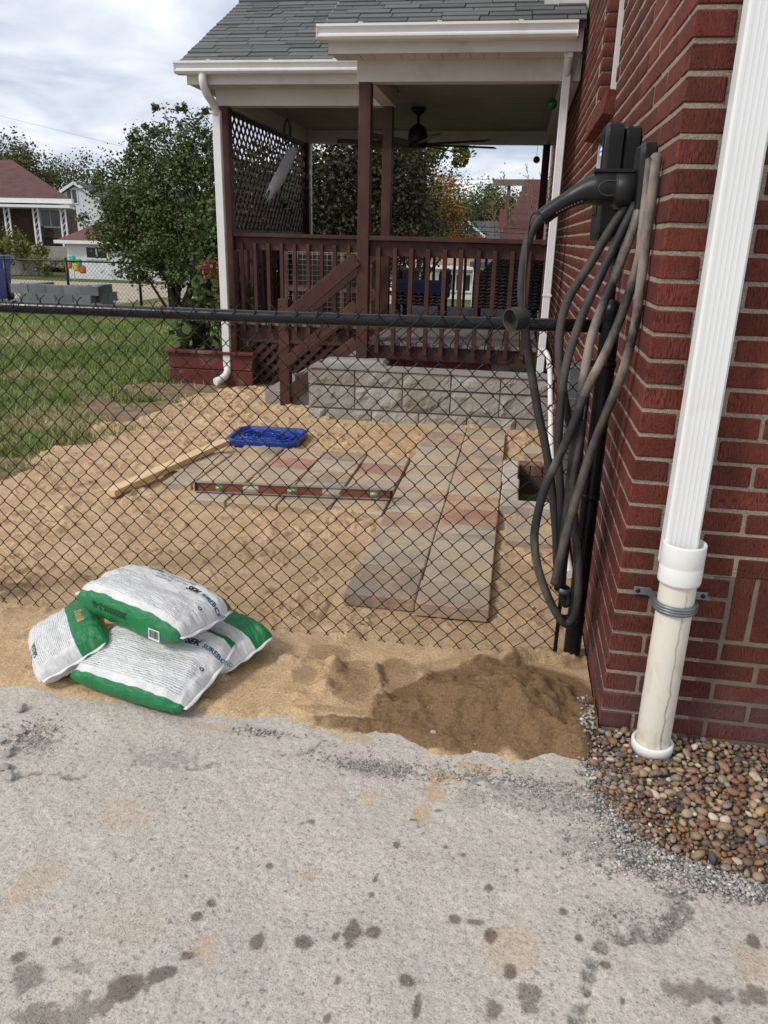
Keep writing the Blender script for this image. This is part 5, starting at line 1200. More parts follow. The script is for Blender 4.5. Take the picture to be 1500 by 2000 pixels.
def crown_pts(blobs, n, clump=.16, per=40, shell=.55):
    out_ = []; vol = np.array([b[3] * b[4] * b[5] for b in blobs]) ** .8; cnt = (n * vol / vol.sum()).astype(int)
    for b_, c_ in zip(blobs, cnt):
        k = max(3, c_ // per); d = RNG.normal(0, 1, (k, 3)); d /= np.linalg.norm(d, axis=1)[:, None]; r = (shell + (1 - shell) * RNG.random(k)) ** (1 / 1.5)
        r *= .8 + .45 * RNG.random(k)
        cen = np.array(b_[:3]) + d * r[:, None] * np.array(b_[3:6])
        idx = RNG.integers(0, k, c_); sc_ = clump * np.mean(b_[3:6]) * (.5 + RNG.random(k))
        out_.append(cen[idx] + RNG.normal(0, 1, (c_, 3)) * sc_[idx][:, None])
    return np.concatenate(out_)
def limb(m, p, d, L, r, depth, spread, minr=.006, kids=3):
    pts_ = [Vector(p)]; dd = Vector(d).normalized(); n = 5; rr_ = [r]
    for i in range(n):
        dd = (dd + Vector((random.gauss(0, .10), random.gauss(0, .10), random.gauss(.04, .06)))).normalized(); pts_.append(pts_[-1] + dd * L / n); rr_.append(r * (1 - .55 * (i + 1) / n))
    m.tube(pts_, rr_, 6 if r > .03 else 5 if r > .012 else 4)
    if depth <= 0: return
    for k in range(kids):
        i = random.randint(2, n); q = Vector((random.gauss(0, 1), random.gauss(0, 1), random.gauss(.2, .6))).normalized()
        limb(m, pts_[i], dd + q * spread, L * random.uniform(.55, .8), rr_[i] * random.uniform(.55, .75), depth - 1, spread, minr, kids)
def tree(name, label, base, stems, blobs, n, size, mat, group=None, clump=.16, depth=2, per=40, bias=0.0, cat='tree', shell=.55, tnoise=.12):
    o = thing(name, label, cat, base, group); m = MB()
    for (d, L, r) in stems: limb(m, base, d, L, r, depth, .75)
    m.build('trunk', M['bark'], o)
    C = crown_pts(blobs, n, clump, per, shell); z0_ = C[:, 2].min(); z1_ = C[:, 2].max()
    tint = .32 + .3 * fbm(C[:, 0] * 1.3 + 3, C[:, 2] * 1.3, 3) + RNG.normal(0, tnoise, len(C)) + bias
    V, Fq, tt = leaf_cloud(C, size, tint); link('crown', npmesh('crown', V, Fq, mat, False, {'tint': ('FLOAT', tt)}), o); return o
GR = [(0, (.024, .04, .014)), (.4, (.052, .08, .024)), (.7, (.09, .125, .034)), (1, (.18, .175, .06))]
M['leaf_tree'] = leaf_mat('grey green leaves', [(0, (.035, .052, .02)), (.4, (.085, .115, .04)), (.7, (.135, .165, .06)), (1, (.24, .22, .09))])
M['leaf'] = leaf_mat('green leaves', GR); M['leaf_olive'] = leaf_mat('olive leaves', [(0, (.05, .055, .022)), (.5, (.10, .105, .04)), (1, (.21, .18, .08))])
M['leaf_purple'] = leaf_mat('dark purple leaves', [(0, (.026, .024, .015)), (.45, (.058, .048, .030)), (.7, (.085, .085, .036)), (1, (.14, .15, .05))])
M['leaf_autumn'] = leaf_mat('autumn leaves', [(0, (.06, .085, .02)), (.4, (.15, .13, .03)), (.7, (.34, .15, .04)), (1, (.42, .14, .06))])
M['leaf_lime'] = leaf_mat('yellow green leaves', [(0, (.07, .085, .02)), (.5, (.15, .16, .035)), (1, (.26, .24, .06))])
M['leaf_hyd'] = leaf_mat('hydrangea leaves', [(0, (.035, .055, .02)), (.5, (.08, .11, .035)), (.85, (.15, .15, .055)), (1, (.26, .09, .05))])
hy = thing('hydrangea', 'leafy hydrangea with faded reddish bloom growing in the red planter', 'plant', (-3.0, 7.8, .27)); m = MB()
for k in range(9): limb(m, (-3.2 + .1 * k * .5, 7.75 + random.uniform(-.1, .2), .25), (random.gauss(0, .3), random.gauss(-.1, .2), 1), .55, .008, 1, .6)
m.build('stems', M['bark'], hy)
C = crown_pts([(-3.05, 7.75, .55, .30, .22, .24), (-2.98, 7.85, .85, .2, .22, .22), (-3.24, 7.65, .45, .16, .16, .16)], 420, .22, 14); V, Fq, tt = leaf_cloud(C, .095, .35 + RNG.normal(0, .25, len(C)), asp=1.15); link('foliage', npmesh('foliage', V, Fq, M['leaf_hyd'], False, {'tint': ('FLOAT', tt)}), hy)
C = crown_pts([(-2.99, 7.7, 1.09, .1, .09, .07)], 260, .3, 20); V, Fq, tt = leaf_cloud(C, .028, .5 + RNG.normal(0, .3, len(C)), asp=1.4); tag(link('bloom', npmesh('bloom', V, Fq, leaf_mat('faded bloom', [(0, (.16, .05, .035)), (1, (.32, .15, .09))]), False, {'tint': ('FLOAT', tt)}), hy), kind='stuff')

# ------------------------------------------------------------------ furniture and hangings on the porch
def weave_mat():
    b = NB('dark woven wicker'); s = b.n('ShaderNodeSeparateXYZ'); b.l(b.pos, s.inputs[0]); u = b.math('ADD', s.outputs[0], s.outputs[1])
    w1 = b.math('SINE', b.math('MULTIPLY', s.outputs[2], 190)); w2_ = b.math('SINE', b.math('MULTIPLY', u, 95)); h = b.math('MULTIPLY', w1, w2_)
    b.col(b.mix(b.ramp(h, [(.3, 0.0), (.8, 1.0)]), (.022, .019, .017), (.075, .066, .058))); b.set(rough=.6); b.bump(h, .8, .01); return b.m
M['wicker'] = weave_mat()
def wicker_chair(x, y, w, hb, label, slope, cushion=False):
    o = thing('wicker_chair', label, 'chair', (x, y, DZ)); d = .62
    bk_ = MB(); c_ = .0 if not slope else .16
    bk_.prism([(x - w / 2, DZ + .16), (x + w / 2, DZ + .16), (x + w / 2, DZ + hb - .02), (x + w / 2 - .05, DZ + hb), (x - w / 2 + .05 + c_, DZ + hb), (x - w / 2, DZ + hb - .05 - c_ * 1.1)], y - .03, y + .05, 'y'); bo_ = bk_.build('backrest', M['wicker'], o)
    nrow = int((hb - .2) / .034)
    for i in range(nrow):        # each woven strand of the back
        z = DZ + .18 + i * .034; lim = x - w / 2 + max(0, (z - (DZ + hb - .05 - c_ * 1.1)) / max(.05 + c_ * 1.1, .01) * (.05 + c_)) if z > DZ + hb - .05 - c_ * 1.1 else x - w / 2
        pts_ = [(lim + .01 + (x + w / 2 - .01 - lim) * k / 16, y - .034 - .007 * (1 if (k + i) % 2 else -1), z) for k in range(17)]
        MB().tube(pts_, .011, 5).build('strand', M['wicker'], bo_)
    MB().cbox(x - w / 2, x + w / 2, y + .055, y + d, DZ + .2, DZ + .34, .02).build('seat', M['wicker'], o)
    for s in (-1, 1): MB().cbox(x + s * (w / 2 - .04) - .04, x + s * (w / 2 - .04) + .04, y + .055, y + d, DZ + .345, DZ + .52, .02).build('armrest', M['wicker'], o)
    for sx_ in (-1, 1):
        for sy_ in (0, 1): MB().cbox(x + sx_ * (w / 2 - .05) - .025, x + sx_ * (w / 2 - .05) + .025, y + .02 + sy_ * (d - .1), y + .07 + sy_ * (d - .1), DZ, DZ + (.199 if sy_ else .159), .005).build('leg', M['wicker'], o)
    if cushion: MB().cbox(x - w / 2 + .01, x + w / 2 - .01, y - .05, y + .13, DZ + hb - .10, DZ + hb + .055, .03).build('cushion', M['navy'], o)
wicker_chair(-.985, 8.35, .55, .36, 'low dark wicker chair with navy cushion on porch deck', False, True)
wicker_chair(-.08, 8.3, .70, .66, 'tall dark wicker armchair on porch deck beside the house', True)
cr = thing('wire_crate', 'pine framed wire mesh crate standing on porch deck behind railing', 'crate', (-2.0, 8.0, DZ))
cx0, cx1, cy, cz0, cz1 = -2.28, -1.42, 7.86, DZ, 1.31
for x in (cx0, -1.70, cx1): MB().cbox(x - .022, x + .022, cy - .02, cy + .02, cz0, cz1, .003).build('upright', M['crate_wood'], cr)
for z in (cz0 + .03, .93, cz1 - .02): MB().cbox(cx0 + .023, cx1 - .023, cy - .018, cy + .018, z - .02, z + .02, .003).build('crossbar', M['crate_wood'], cr)
MB().cbox(cx0, cx1, cy + .5, cy + .52, cz0, cz1, .004).build('back_panel', M['soil'], cr)
M['wire_w'] = PM('galvanised white wire', (.5, .5, .49), (.4, .4, .39), rough=.4)
x = cx0 + .03
while x < cx1: MB().tube([(x, cy - .024, cz0 + .02), (x, cy - .024, cz1 - .02)], .0022, 4).build('mesh_wire', M['wire_w'], cr); x += .05
z = cz0 + .05
while z < cz1: MB().tube([(cx0, cy - .028, z), (cx1, cy - .028, z)], .0022, 4).build('mesh_wire', M['wire_w'], cr); z += .05
fn = thing('ceiling_fan', 'black ceiling fan with many slim blades under the porch ceiling', 'fan', (-1.09, 8.62, 2.67)); fc = (-1.09, 8.62)
M['fan'] = PM('dark bronze', (.012, .011, .010), (.018, .016, .014), rough=.45)
MB().lathe([(.0, 2.668), (.075, 2.668), (.072, 2.64), (.04, 2.61), (.014, 2.60), (.014, 2.52), (.03, 2.52), (.06, 2.50), (.085, 2.47), (.10, 2.42), (.10, 2.32), (.085, 2.30), (.0, 2.30)], T(*fc, 0), 24).build('motor', M['fan'], fn)
for k in range(8):
    a = 2 * math.pi * k / 8 + .32; m = MB(); m.cbox(.09, .82, -.055, .055, -.004, .004, .002, T(*fc, 2.335) @ RZ(a) @ RX(R_(13))); m.build('blade', M['fan'], fn)
ws = thing('windsock', 'pale ghost shaped fabric windsock hanging from hoop at porch edge', 'windsock', (-2.45, 8.2, 2.5))
gm_ = NB('thin grey fabric'); gm_.col((.33, .32, .33)); gm_.set(rough=.9)
A = ony(570, 295, 8.1); Bq = ony(552, 335, 8.1); Cq = ony(540, 358, 8.1)
m = MB(); NA = 22; vs_ = []
prof = [(A + Vector((.01, 0, .03)), .03), (A, .055), (A.lerp(Bq, .5), .06), (Bq, .062), (Bq.lerp(Cq, .6), .066), (Cq, .066), (Cq + (Cq - Bq) * .9, .05)]
rg = [random.uniform(.0, 1.0) for _ in range(NA)]
for pi_, (c, r) in enumerate(prof):
    for j in range(NA): a = 6.283 * j / NA; vs_.append(c + Vector((r * math.cos(a) * (1 + .15 * math.sin(3 * a + r * 40)), r * .5 * math.sin(a), .0)) + ((Cq - Bq) * (rg[j] * 1.3 - .5) if pi_ == len(prof) - 1 else Vector()))
m.add(vs_, [(i * NA + j, i * NA + (j + 1) % NA, (i + 1) * NA + (j + 1) % NA, (i + 1) * NA + j) for i in range(len(prof) - 1) for j in range(NA)], True); m.build('body', gm_.m, ws)
hc = ony(561, 257, 8.1); MB().tube([hc + Vector((.03 * math.cos(a), 0, .10 * math.sin(a))) for a in np.linspace(0, 6.283, 25)], .012, 6).build('hoop', M['fan'], ws)
MB().tube([hc + Vector((0, 0, -.10)), A + Vector((.02, 0, .05))], .003, 4).build('cord', M['fan'], ws); MB().tube([hc + Vector((0, 0, .1)), Vector((hc.x, hc.y, 2.672))], .003, 4).build('cord', M['fan'], ws)
def ball(name, label, px, py, Y, r, mat, zt):
    c = ony(px, py, Y); o = thing(name, label, 'ornament', c); m = MB(); m.lathe([(max(1e-4, r * math.sin(a)), -r * math.cos(a)) for a in np.linspace(0.02, 3.12, 14)], T(*c), 18); m.build('ball', mat, o); MB().tube([c + Vector((0, 0, r)), Vector((c.x, c.y, zt))], .0025, 4).build('string', M['fan'], o)
gb_ = NB('green glass'); gb_.col((.01, .16, .06)); gb_.set(rough=.12, spec=.6)
ball('hanging_ball', 'shiny green glass ball hanging under porch ceiling', 1078, 203, 7.1, .042, gb_.m, 2.67); ball('hanging_ball', 'small black ball hanging on string at far porch edge', 1048, 312, 10.3, .04, M['fan'], 2.53)
# ------------------------------------------------------------------ back yard and neighbours
def P(px, py, Y): return ony(px, py, Y)
M['siding_white'] = PM('white siding', (.70, .71, .73), (.62, .63, .65), sc=1.2, rough=.6, rv=.1)
M['roof_red'] = PM('dull red shingles', (.155, .07, .062), (.10, .048, .044), sc=1.5, st=(1, 1, 6), rough=.9, bump=.3, bsc=14, rv=.35)
M['roof_grey'] = PM('charcoal shingles', (.085, .09, .095), (.06, .062, .068), sc=2, rough=.9)
M['roof_tan'] = PM('orange tan shingles', (.33, .19, .12), (.25, .14, .09), sc=2, rough=.9)
M['fieldstone'] = PM('brown fieldstone', (.15, .10, .07), (.07, .05, .04), sc=3.5, rough=.9, bump=.6, bsc=9)
M['white'] = PM('white paint', (.74, .74, .73), (.66, .66, .65), rough=.55); M['far_brick'] = PM('red brick', (.22, .075, .05), (.16, .055, .04), sc=4, rough=.9)
M['cmu'] = PM('grey concrete block', (.25, .255, .265), (.17, .175, .185), sc=5, rough=.95, bump=.4, bsc=60, rv=.35)
M['alley'] = PM('dusty gravel alley', (.42, .35, .27), (.33, .275, .21), sc=1.5, rough=.98, bump=.3, bsc=12)
# alley
al = MB(); nn = 12
for i in range(nn): pass
al.box(-60, -3, 22.5, 31, -.66, -.585); tag(al.build('alley', M['alley']), kind='structure')
# back chain-link fence
bf = thing('back_fence', 'black chain link fence at the far edge of the lawn', 'fence', (-10, 20, -.5)); BY = 20.0
MB().tube([(-22, BY, .66), (-3.2, BY, .64)], .022, 8).build('top_rail', M['black_metal'], bf); MB().tube([(-22, BY, -.50), (-3.2, BY, -.50)], .006, 5).build('tension_wire', M['black_metal'], bf)
for x in (-17.6, -15.7, -13.66, -11.85, -9.8, -7.8, -5.8, -3.9): MB().tube([(x, BY, -.75), (x, BY, .74)], .036, 10).build('post', M['black_metal'], bf)
def bwire(s):
    pts_ = [((.055 if (i % 2) else 0) * s, 0, -.52 + i * .059) for i in range(21)]; return MB().tube(pts_, .0038, 4).mesh('wire', M['wire'])
bw_ = [bwire(1), bwire(-1)]; x = -18.5; k = 0; xs_l = []
while x < -3.3: xs_l.append((x, k % 2)); x += .055; k += 1
for (x, s) in xs_l[:290]: link('wire', bw_[s], bf, T(x + (.055 if s else 0), BY - .03, 0))
# concrete block planter on the lawn
cbk = thing('block_planter', 'grey concrete block planter standing on the lawn', 'planter', (-9.7, 16, -.35))
cA, cB = P(48, 600, 15.6), P(182, 600, 15.6); wz = -.36
blkm = MB().cbox(0, .395, -.1, .1, 0, .19, .006).mesh('block', M['cmu']); capm = MB().cbox(0, .40, -.105, .105, 0, .04, .006).mesh('cap_slab', M['cmu'])
for r_i in range(4):
    x = cA.x - (.2 if r_i % 2 else 0)
    while x < cB.x - .15: link('block', blkm, cbk, T(x + random.uniform(-.01, .01), 15.6, wz + r_i * .168)); x += .40
    for yy in (15.9, 16.3): link('block', blkm, cbk, T(cA.x + .1, yy - (.2 if r_i % 2 else 0), wz + r_i * .168) @ RZ(R_(90))); link('block', blkm, cbk, T(cB.x - .1, yy - (.2 if r_i % 2 else 0), wz + r_i * .168) @ RZ(R_(90)))
for x in (cA.x, cB.x - .45): link('cap_slab', capm, cbk, T(x, 15.62, wz + .672))
MB().box(cA.x + .1, cB.x - .1, 15.7, 16.5, wz, wz + .5).build('fill', M['soil'], cbk)
# recycling bin
bn = thing('recycling_bin', 'blue wheeled recycling bin behind the back fence', 'bin', (-14.4, 21.2, -.5))
m = MB(); vs_ = []
for (z, w, d) in ((-.5, .24, .26), (.62, .31, .33)):
    vs_ += [(-14.8 + sx_ * w, 21.2 + sy_ * d, z) for sx_, sy_ in ((-1, -1), (1, -1), (1, 1), (-1, 1))]
m.add(vs_, [(0, 1, 5, 4), (1, 2, 6, 5), (2, 3, 7, 6), (3, 0, 4, 7), (0, 3, 2, 1)]); m.build('body', M['blue'], bn)
MB().cbox(-15.13, -14.47, 20.85, 21.56, .62, .70, .02).build('lid', M['blue'], bn)
for s in (-1, 1): MB().lathe([(.0, -.03), (.12, -.03), (.12, .03), (.0, .03)], T(-14.8 + s * .24, 21.45, -.42) @ RY(R_(90)), 14).build('wheel', M['black_plastic'], bn)
# --- neighbour bungalow with porch
def gable_roof(xa, xb, y0_, y1_, ze, zr, axis, mat, name, parent, th=.12):
    m = MB()
    if axis == 'x':
        ym = (y0_ + y1_) / 2; pl_ = [(y0_, ze), (ym, zr), (y1_, ze), (y1_, ze - th), (ym, zr - th), (y0_, ze - th)]; m.prism(pl_, xa, xb, 'x')
    else:
        xm = (xa + xb) / 2; pl_ = [(xa, ze), (xm, zr), (xb, ze), (xb, ze - th), (xm, zr - th), (xa, ze - th)]; m.prism(pl_, y0_, y1_, 'y')
    return m.build(name, mat, parent)
def window_(parent, x0_, x1_, y, z0_, z1_, split=True):
    w = MB().cbox(x0_ - .09, x1_ + .09, y - .05, y + .02, z0_ - .09, z1_ + .09, .01).build('window', M['white'], parent); MB().box(x0_, x1_, y - .06, y - .052, z0_, z1_).build('pane', M['glass'], w)
    if split: MB().box((x0_ + x1_) / 2 - .03, (x0_ + x1_) / 2 + .03, y - .075, y - .061, z0_, z1_).build('mullion', M['white'], w)
h1 = thing('bungalow', 'stone bungalow with dull red roof and white iron porch posts', 'house', (-27, 42, 0))
e1 = P(135, 390, 38.5)
MB().box(-40, -25.1, 41.5, 44, -.6, 2.75).build('wall', M['fieldstone'], h1); MB().prism([(-40, 38.6), (-22.3, 38.6), (-24.3, 41.5), (-40, 41.5)], -.4, .62, 'z').build('porch_floor', M['concrete'], h1)
m = MB(); ex_, ez_ = -22.1, 2.85       # hip roof
m.add([(-40, 38.4, ez_), (ex_, 38.4, ez_), (-26.2, 45, ez_), (-40, 45, ez_), (-40, 42.3, 4.95), (-27.6, 42.3, 4.95)], [(0, 1, 5, 4), (1, 2, 5), (2, 3, 4, 5), (3, 2, 1, 0)]); m.build('roof', M['roof_red'], h1)
MB().box(-40, ex_ + .1, 38.25, 38.45, 2.66, 2.88).build('gutter', M['white'], h1); MB().prism([(-40, 38.0), (ex_ + .1, 38.0), (-23.6, 41.3), (-40, 41.3)], 2.45, 2.58, 'z').build('porch_canopy', M['white'], h1)
for px in (16, 72, 125):
    c = P(px, 440, 38.4)
    q = thing  # noqa
    for s in (-.13, .13): MB().box(c.x + s - .035, c.x + s + .035, 38.38, 38.45, .62, 2.45).build('porch_post', M['white'], h1)
    for i in range(6): MB().bar((c.x - .11, 38.41, .7 + i * .29), (c.x + .11, 38.41, .95 + i * .29), .03, .03).build('post_scroll', M['white'], h1)
wq = P(100, 412, 41.5); window_(h1, wq.x - .6, wq.x + .5, 41.5, 1.6, 2.4)
ff = P(88, 440, 39.5); 
gc = thing('patio_grill', 'covered dark grill with grey chair on the bungalow porch', 'grill', (ff.x, 39.6, .6)); MB().cbox(ff.x - .1, ff.x + .7, 39.4, 39.9, .62, 1.0, .05).build('body', M['black_plastic'], gc); MB().cbox(ff.x - .7, ff.x - .2, 39.3, 39.8, 1.0, 1.6, .06).build('cover', M['wicker'], gc)
MB().cbox(ff.x - .45, ff.x - .2, 39.1, 39.3, .7, 1.35, .05).build('side_shelf', M['galv'], gc)
wl = thing('garden_wall', 'grey concrete garden wall below the bungalow porch', 'wall', (-26, 35.5, -.3)); MB().cbox(-34, -22.4, 35.4, 35.8, -.7, .35, .03).build('wall_face', M['concrete'], wl); MB().cbox(-34, -22.35, 35.35, 35.85, .352, .45, .02).build('coping', M['concrete'], wl)
tree('flowering_shrub', 'yellow and green flowering shrub below the bungalow porch', (-22.8, 34.9, -.4), [((0, 0, 1), .8, .03)], [(-23.3, 34.8, .75, .9, .6, .6), (-22.2, 34.8, .5, .6, .5, .5), (-23.6, 34.6, 0.1, .5, .4, .4), (-21.3, 34.4, -.1, .7, .4, .35)], 2600, .11, M['leaf_lime'], cat='shrub', clump=.2)
# --- white two-storey house and white garage
h2 = thing('white_house', 'white gabled two-storey house with charcoal roof behind the bungalow', 'house', (-34, 62, 0))
gA, gB, gP = P(112, 395, 60), P(200, 412, 60), P(146, 352, 60); xm = gP.x; hw = 2.9
m = MB(); m.prism([(xm - hw, -.6), (xm + hw, -.6), (xm + hw, 3.2), (xm, 4.75), (xm - hw, 3.2)], 60, 70, 'y'); m.build('wall', M['siding_white'], h2)
m = MB(); m.prism([(xm - hw - .3, 3.03), (xm, 4.95 - .28), (xm + hw + .3, 3.03), (xm + hw + .3, 3.2), (xm, 4.95), (xm - hw - .3, 3.2)], 59.8, 70.2, 'y'); m.build('roof', M['roof_grey'], h2)
m = MB(); m.bar((xm - hw - .3, 59.75, 3.06), (xm, 59.75, 4.86), .06, .2); m.build('rake_board', M['white'], h2); m = MB(); m.bar((xm + hw + .3, 59.75, 3.06), (xm, 59.75, 4.86), .06, .2); m.build('rake_board', M['white'], h2)
wq = P(140, 384, 60); window_(h2, wq.x - .35, wq.x + .45, 60, wq.z - .45, wq.z + .5)
m = MB(); m.tube([P(152, 425, 59.8), P(165, 437, 59.8), P(172, 447, 59.8), P(174, 470, 59.8)], .07, 6); m.build('downspout', M['galv'], h2)
MB().box(xm + hw + .01, xm + hw + 9, 63, 70, -.6, 2.7).build('rear_wing', M['siding_white'], h2); gable_roof(xm + 2, xm + hw + 9.3, 62.7, 70.3, 2.8, 4.75, 'x', M['roof_grey'], 'wing_roof', h2)
h3 = thing('white_garage', 'low white garage with red shingle roof behind the big tree', 'garage', (-15, 34, -.5))
gl = P(120, 470, 34); gr_ = P(560, 480, 34)
MB().box(gl.x + .15, gr_.x, 34.1, 40, -.65, 1.0).build('wall', M['white'], h3)
m = MB(); m.add([(gl.x - .2, 33.8, .98), (gr_.x + .4, 33.8, 1.03), (gr_.x + .4, 40.3, .98), (gl.x - .2, 40.3, .98), (gl.x + 1.9, 36.8, 2.35), (gr_.x - 1.9, 36.8, 2.35)], [(0, 1, 5, 4), (1, 2, 5), (2, 3, 4, 5), (3, 0, 4), (3, 2, 1, 0)]); m.build('roof', M['roof_red'], h3)
MB().box(gl.x - .22, gr_.x + .42, 33.72, 33.82, .86, 1.0).build('fascia', M['white'], h3)
for px in (190, 285, 380): c = P(px, 487, 34.1); window_(h3, c.x - .5, c.x + .45, 34.1, .28, .72)
ty = thing('toy_slide', 'small orange, yellow and green plastic toy by the white garage', 'toy', P(146, 525, 31)); c = P(143, 517, 31)
for i, (dx_, dz_, cc_) in enumerate([(-.2, .0, (.5, .16, .03)), (.12, -.1, (.5, .35, .04)), (.22, .08, (.05, .3, .08)), (-.05, .22, (.08, .35, .25)), (.35, -.18, (.45, .1, .04))]):
    MB().cbox(c.x + dx_ - .13, c.x + dx_ + .13, 31 - .1 + .02 * i, 31.1 + .02 * i, c.z + dz_ - .16, c.z + dz_ + .16, .05).build('piece', ink('toy plastic', cc_), ty)
MB().tube([(c.x, 31, c.z - .6), (c.x, 31, c.z)], .03, 6).build('leg', M['white'], ty)
# --- trees on the left
tb = P(343, 589, 15.2); tb.z = -.35
tree('multi_stem_tree', 'dense green multi-stemmed tree on the lawn beside the porch', tb, [((-.45, 0, 1), 1.25, .075), ((-.1, .2, 1), 1.5, .09), ((.35, -.1, 1), 1.4, .075), ((.1, -.3, 1), 1.35, .06), ((.6, .2, 1), 1.2, .055), ((-.7, .1, .8), 1.1, .04), ((0, .1, 1.2), 1.6, .05)],
     [(-6.35, 15.3, 1.95, 1.25, 1.2, 1.15), (-7.05, 15.2, 1.45, .95, .9, .8), (-5.75, 15.3, 1.35, .9, .9, .9), (-6.7, 15.2, 2.75, .75, .7, .75), (-5.9, 15.2, 2.75, .6, .6, .65), (-6.35, 15.1, .95, 1.05, .9, .55), (-7.45, 15.0, 2.2, .75, .6, .7), (-7.6, 15.0, 1.5, .7, .6, .5), (-7.2, 14.9, .8, .55, .5, .3), (-5.4, 15.2, 2.1, .6, .6, .8), (-6.9, 15.2, 3.35, .16, .16, .42), (-6.35, 15.2, 3.5, .14, .14, .45), (-5.9, 15.2, 3.4, .16, .16, .4), (-7.25, 15.1, 2.9, .15, .15, .4), (-5.5, 15.2, 3.1, .14, .14, .35), (-7.75, 15.0, 2.0, .22, .2, .2), (-7.8, 14.9, 1.2, .25, .2, .15)], 62000, .05, M['leaf_tree'], clump=.115, depth=3, per=55, shell=.35, tnoise=.18, bias=.06)
for i, (px, py, Y, rx, rz, n, mt, lab) in enumerate([(45, 330, 62, 2.2, 1.5, 3500, 'leaf_olive', 'olive tinted tree rising behind the red bungalow roof'), (10, 305, 66, 2.0, 1.4, 2500, 'leaf_olive', 'thin brownish tree rising over the bungalow ridge'), (150, 345, 75, 3.6, 1.6, 3500, 'leaf_olive', 'low olive tree between bungalow and white gabled house'), (95, 345, 70, 2.6, 1.5, 2500, 'leaf_olive', 'wispy olive tree behind the bungalow hip')]):
    c = P(px, py, Y); tree('background_tree', lab, (c.x, Y, -.6), [((0, 0, 1), max(2, c.z) * .55, .12)], [(c.x, Y, c.z, rx, 1.5, rz), (c.x + .8, Y, c.z - .8, rx * .9, 1.4, rz), (c.x - 1, Y, c.z - 1.2, rx, 1.4, rz)], n, .2, M[mt], 'trees behind the houses', depth=2, clump=.22)
bt = thing('bare_tree', 'leafless grey tree standing behind the bungalow roof', 'tree', (-38, 72, -.6)); m = MB(); c = P(118, 345, 72)
for k in range(6): limb(m, (c.x + random.uniform(-.5, .5), 72, 1.5), (random.gauss(0, .3), 0, 1), 2.1, .04, 3, .4)
limb(m, (c.x, 72, -.8), (0, 0, 1), 2.8, .12, 0, .5); m.build('trunk', M['bark'], bt)
# --- seen through the porch
tree('purple_plum', 'large dark purple leaved tree seen through the porch', (-3.6, 17.5, -.5), [((0, 0, 1), 1.2, .12), ((.3, 0, 1), 1.2, .08), ((-.3, 0, 1), 1.2, .08)], [(-3.9, 17.5, 2.2, 1.3, 1.1, 1.3), (-2.9, 17.3, 2.6, 1.1, 1.0, 1.0), (-3.4, 17.4, 1.2, 1.5, 1.1, .8), (-2.5, 17.2, 1.9, .7, .8, .7), (-4.6, 17.4, 1.6, .8, .9, 1.2)], 40000, .072, M['leaf_purple'], clump=.22, depth=2, shell=.35)
tree('leafy_tree', 'green yellow branch reaching out past the porch fan', (-2.6, 19.5, -.5), [((0, 0, 1), 1.8, .1), ((.3, 0, 1), 1.7, .06)], [(-2.0, 19.5, 3.45, .75, .5, .28), (-2.6, 19.5, 3.5, .7, .6, .5), (-1.55, 19.4, 3.2, .3, .3, .2), (-2.9, 19.4, 2.9, .6, .6, .6)], 3600, .09, M['leaf_lime'], clump=.25, bias=-.12)
tree('climbing_vine', 'dark green climbing vine behind the lattice screen', (-3.35, 9.6, -.1), [((0, 0, 1), 1.6, .03), ((0, .3, 1), 1.8, .02), ((0, -.3, 1), 1.5, .02)], [(-3.2, 9.7, 1.35, .25, .9, .75), (-3.15, 8.7, 1.1, .2, .7, .6), (-3.25, 10.3, 1.75, .3, .6, .6), (-3.15, 9.9, .7, .25, .7, .4)], 15000, .06, M['leaf'], cat='vine', clump=.25, shell=.2, bias=-.10)
for (px, py, Y, rx, rz, n, mt, lab, bi) in [(838, 405, 40, 1.9, 1.9, 8000, 'leaf', 'big round green tree beyond the porch railing', .02), (858, 392, 37, .95, 1.1, 3000, 'leaf_autumn', 'orange and yellow autumn tree beyond the porch', .1), (805, 420, 36, 1.2, 1.3, 3500, 'leaf', 'dark green tree at the end of porch railing', -.08), (925, 412, 150, 5.8, 3.6, 2600, 'leaf_lime', 'pale yellow green tree far beyond the porch', 0), (975, 402, 160, 4.6, 4.0, 3500, 'leaf', 'distant green tree beside the red shingle roof', .1), (948, 420, 145, 4.6, 3.2, 2500, 'leaf_purple', 'distant brownish tree behind the brick gable', .15)]:
    c = P(px, py, Y); sz = .05 * Y / 15 * .75; n *= 2
    tree('background_tree', lab, (c.x, Y, -1.2 - .02 * Y), [((0, 0, 1), (c.z + 1.2 + .02 * Y) * .5, .15)], [(c.x, Y, c.z, rx, rx * .8, rz), (c.x - rx * .5, Y, c.z - rz * .6, rx * .8, rx * .7, rz * .8), (c.x + rx * .5, Y, c.z - rz * .7, rx * .8, rx * .7, rz * .8)], n, sz, M[mt], 'trees behind the houses', depth=1, clump=.24, bias=bi, shell=.4)
h4 = thing('brick_gable_house', 'distant brick house with white trimmed gable and grey roof', 'house', (-8, 132, -3)); Y4 = 130
gp, g0, g1 = P(911, 430, Y4), P(880, 459, Y4), P(943, 459, Y4)
m = MB(); m.prism([(g0.x, -4), (g1.x, -4), (g1.x, g1.z), (gp.x, gp.z - .1), (g0.x, g0.z)], Y4, Y4 + 6, 'y'); m.build('wall', M['far_brick'], h4)
for (a, b_) in ((g0, gp), (g1, gp)): m = MB(); m.bar((a.x + (a.x - gp.x) * .12, Y4 - .1, a.z - .3), (b_.x, Y4 - .1, b_.z), .2, .35); m.build('rake_board', M['white'], h4)
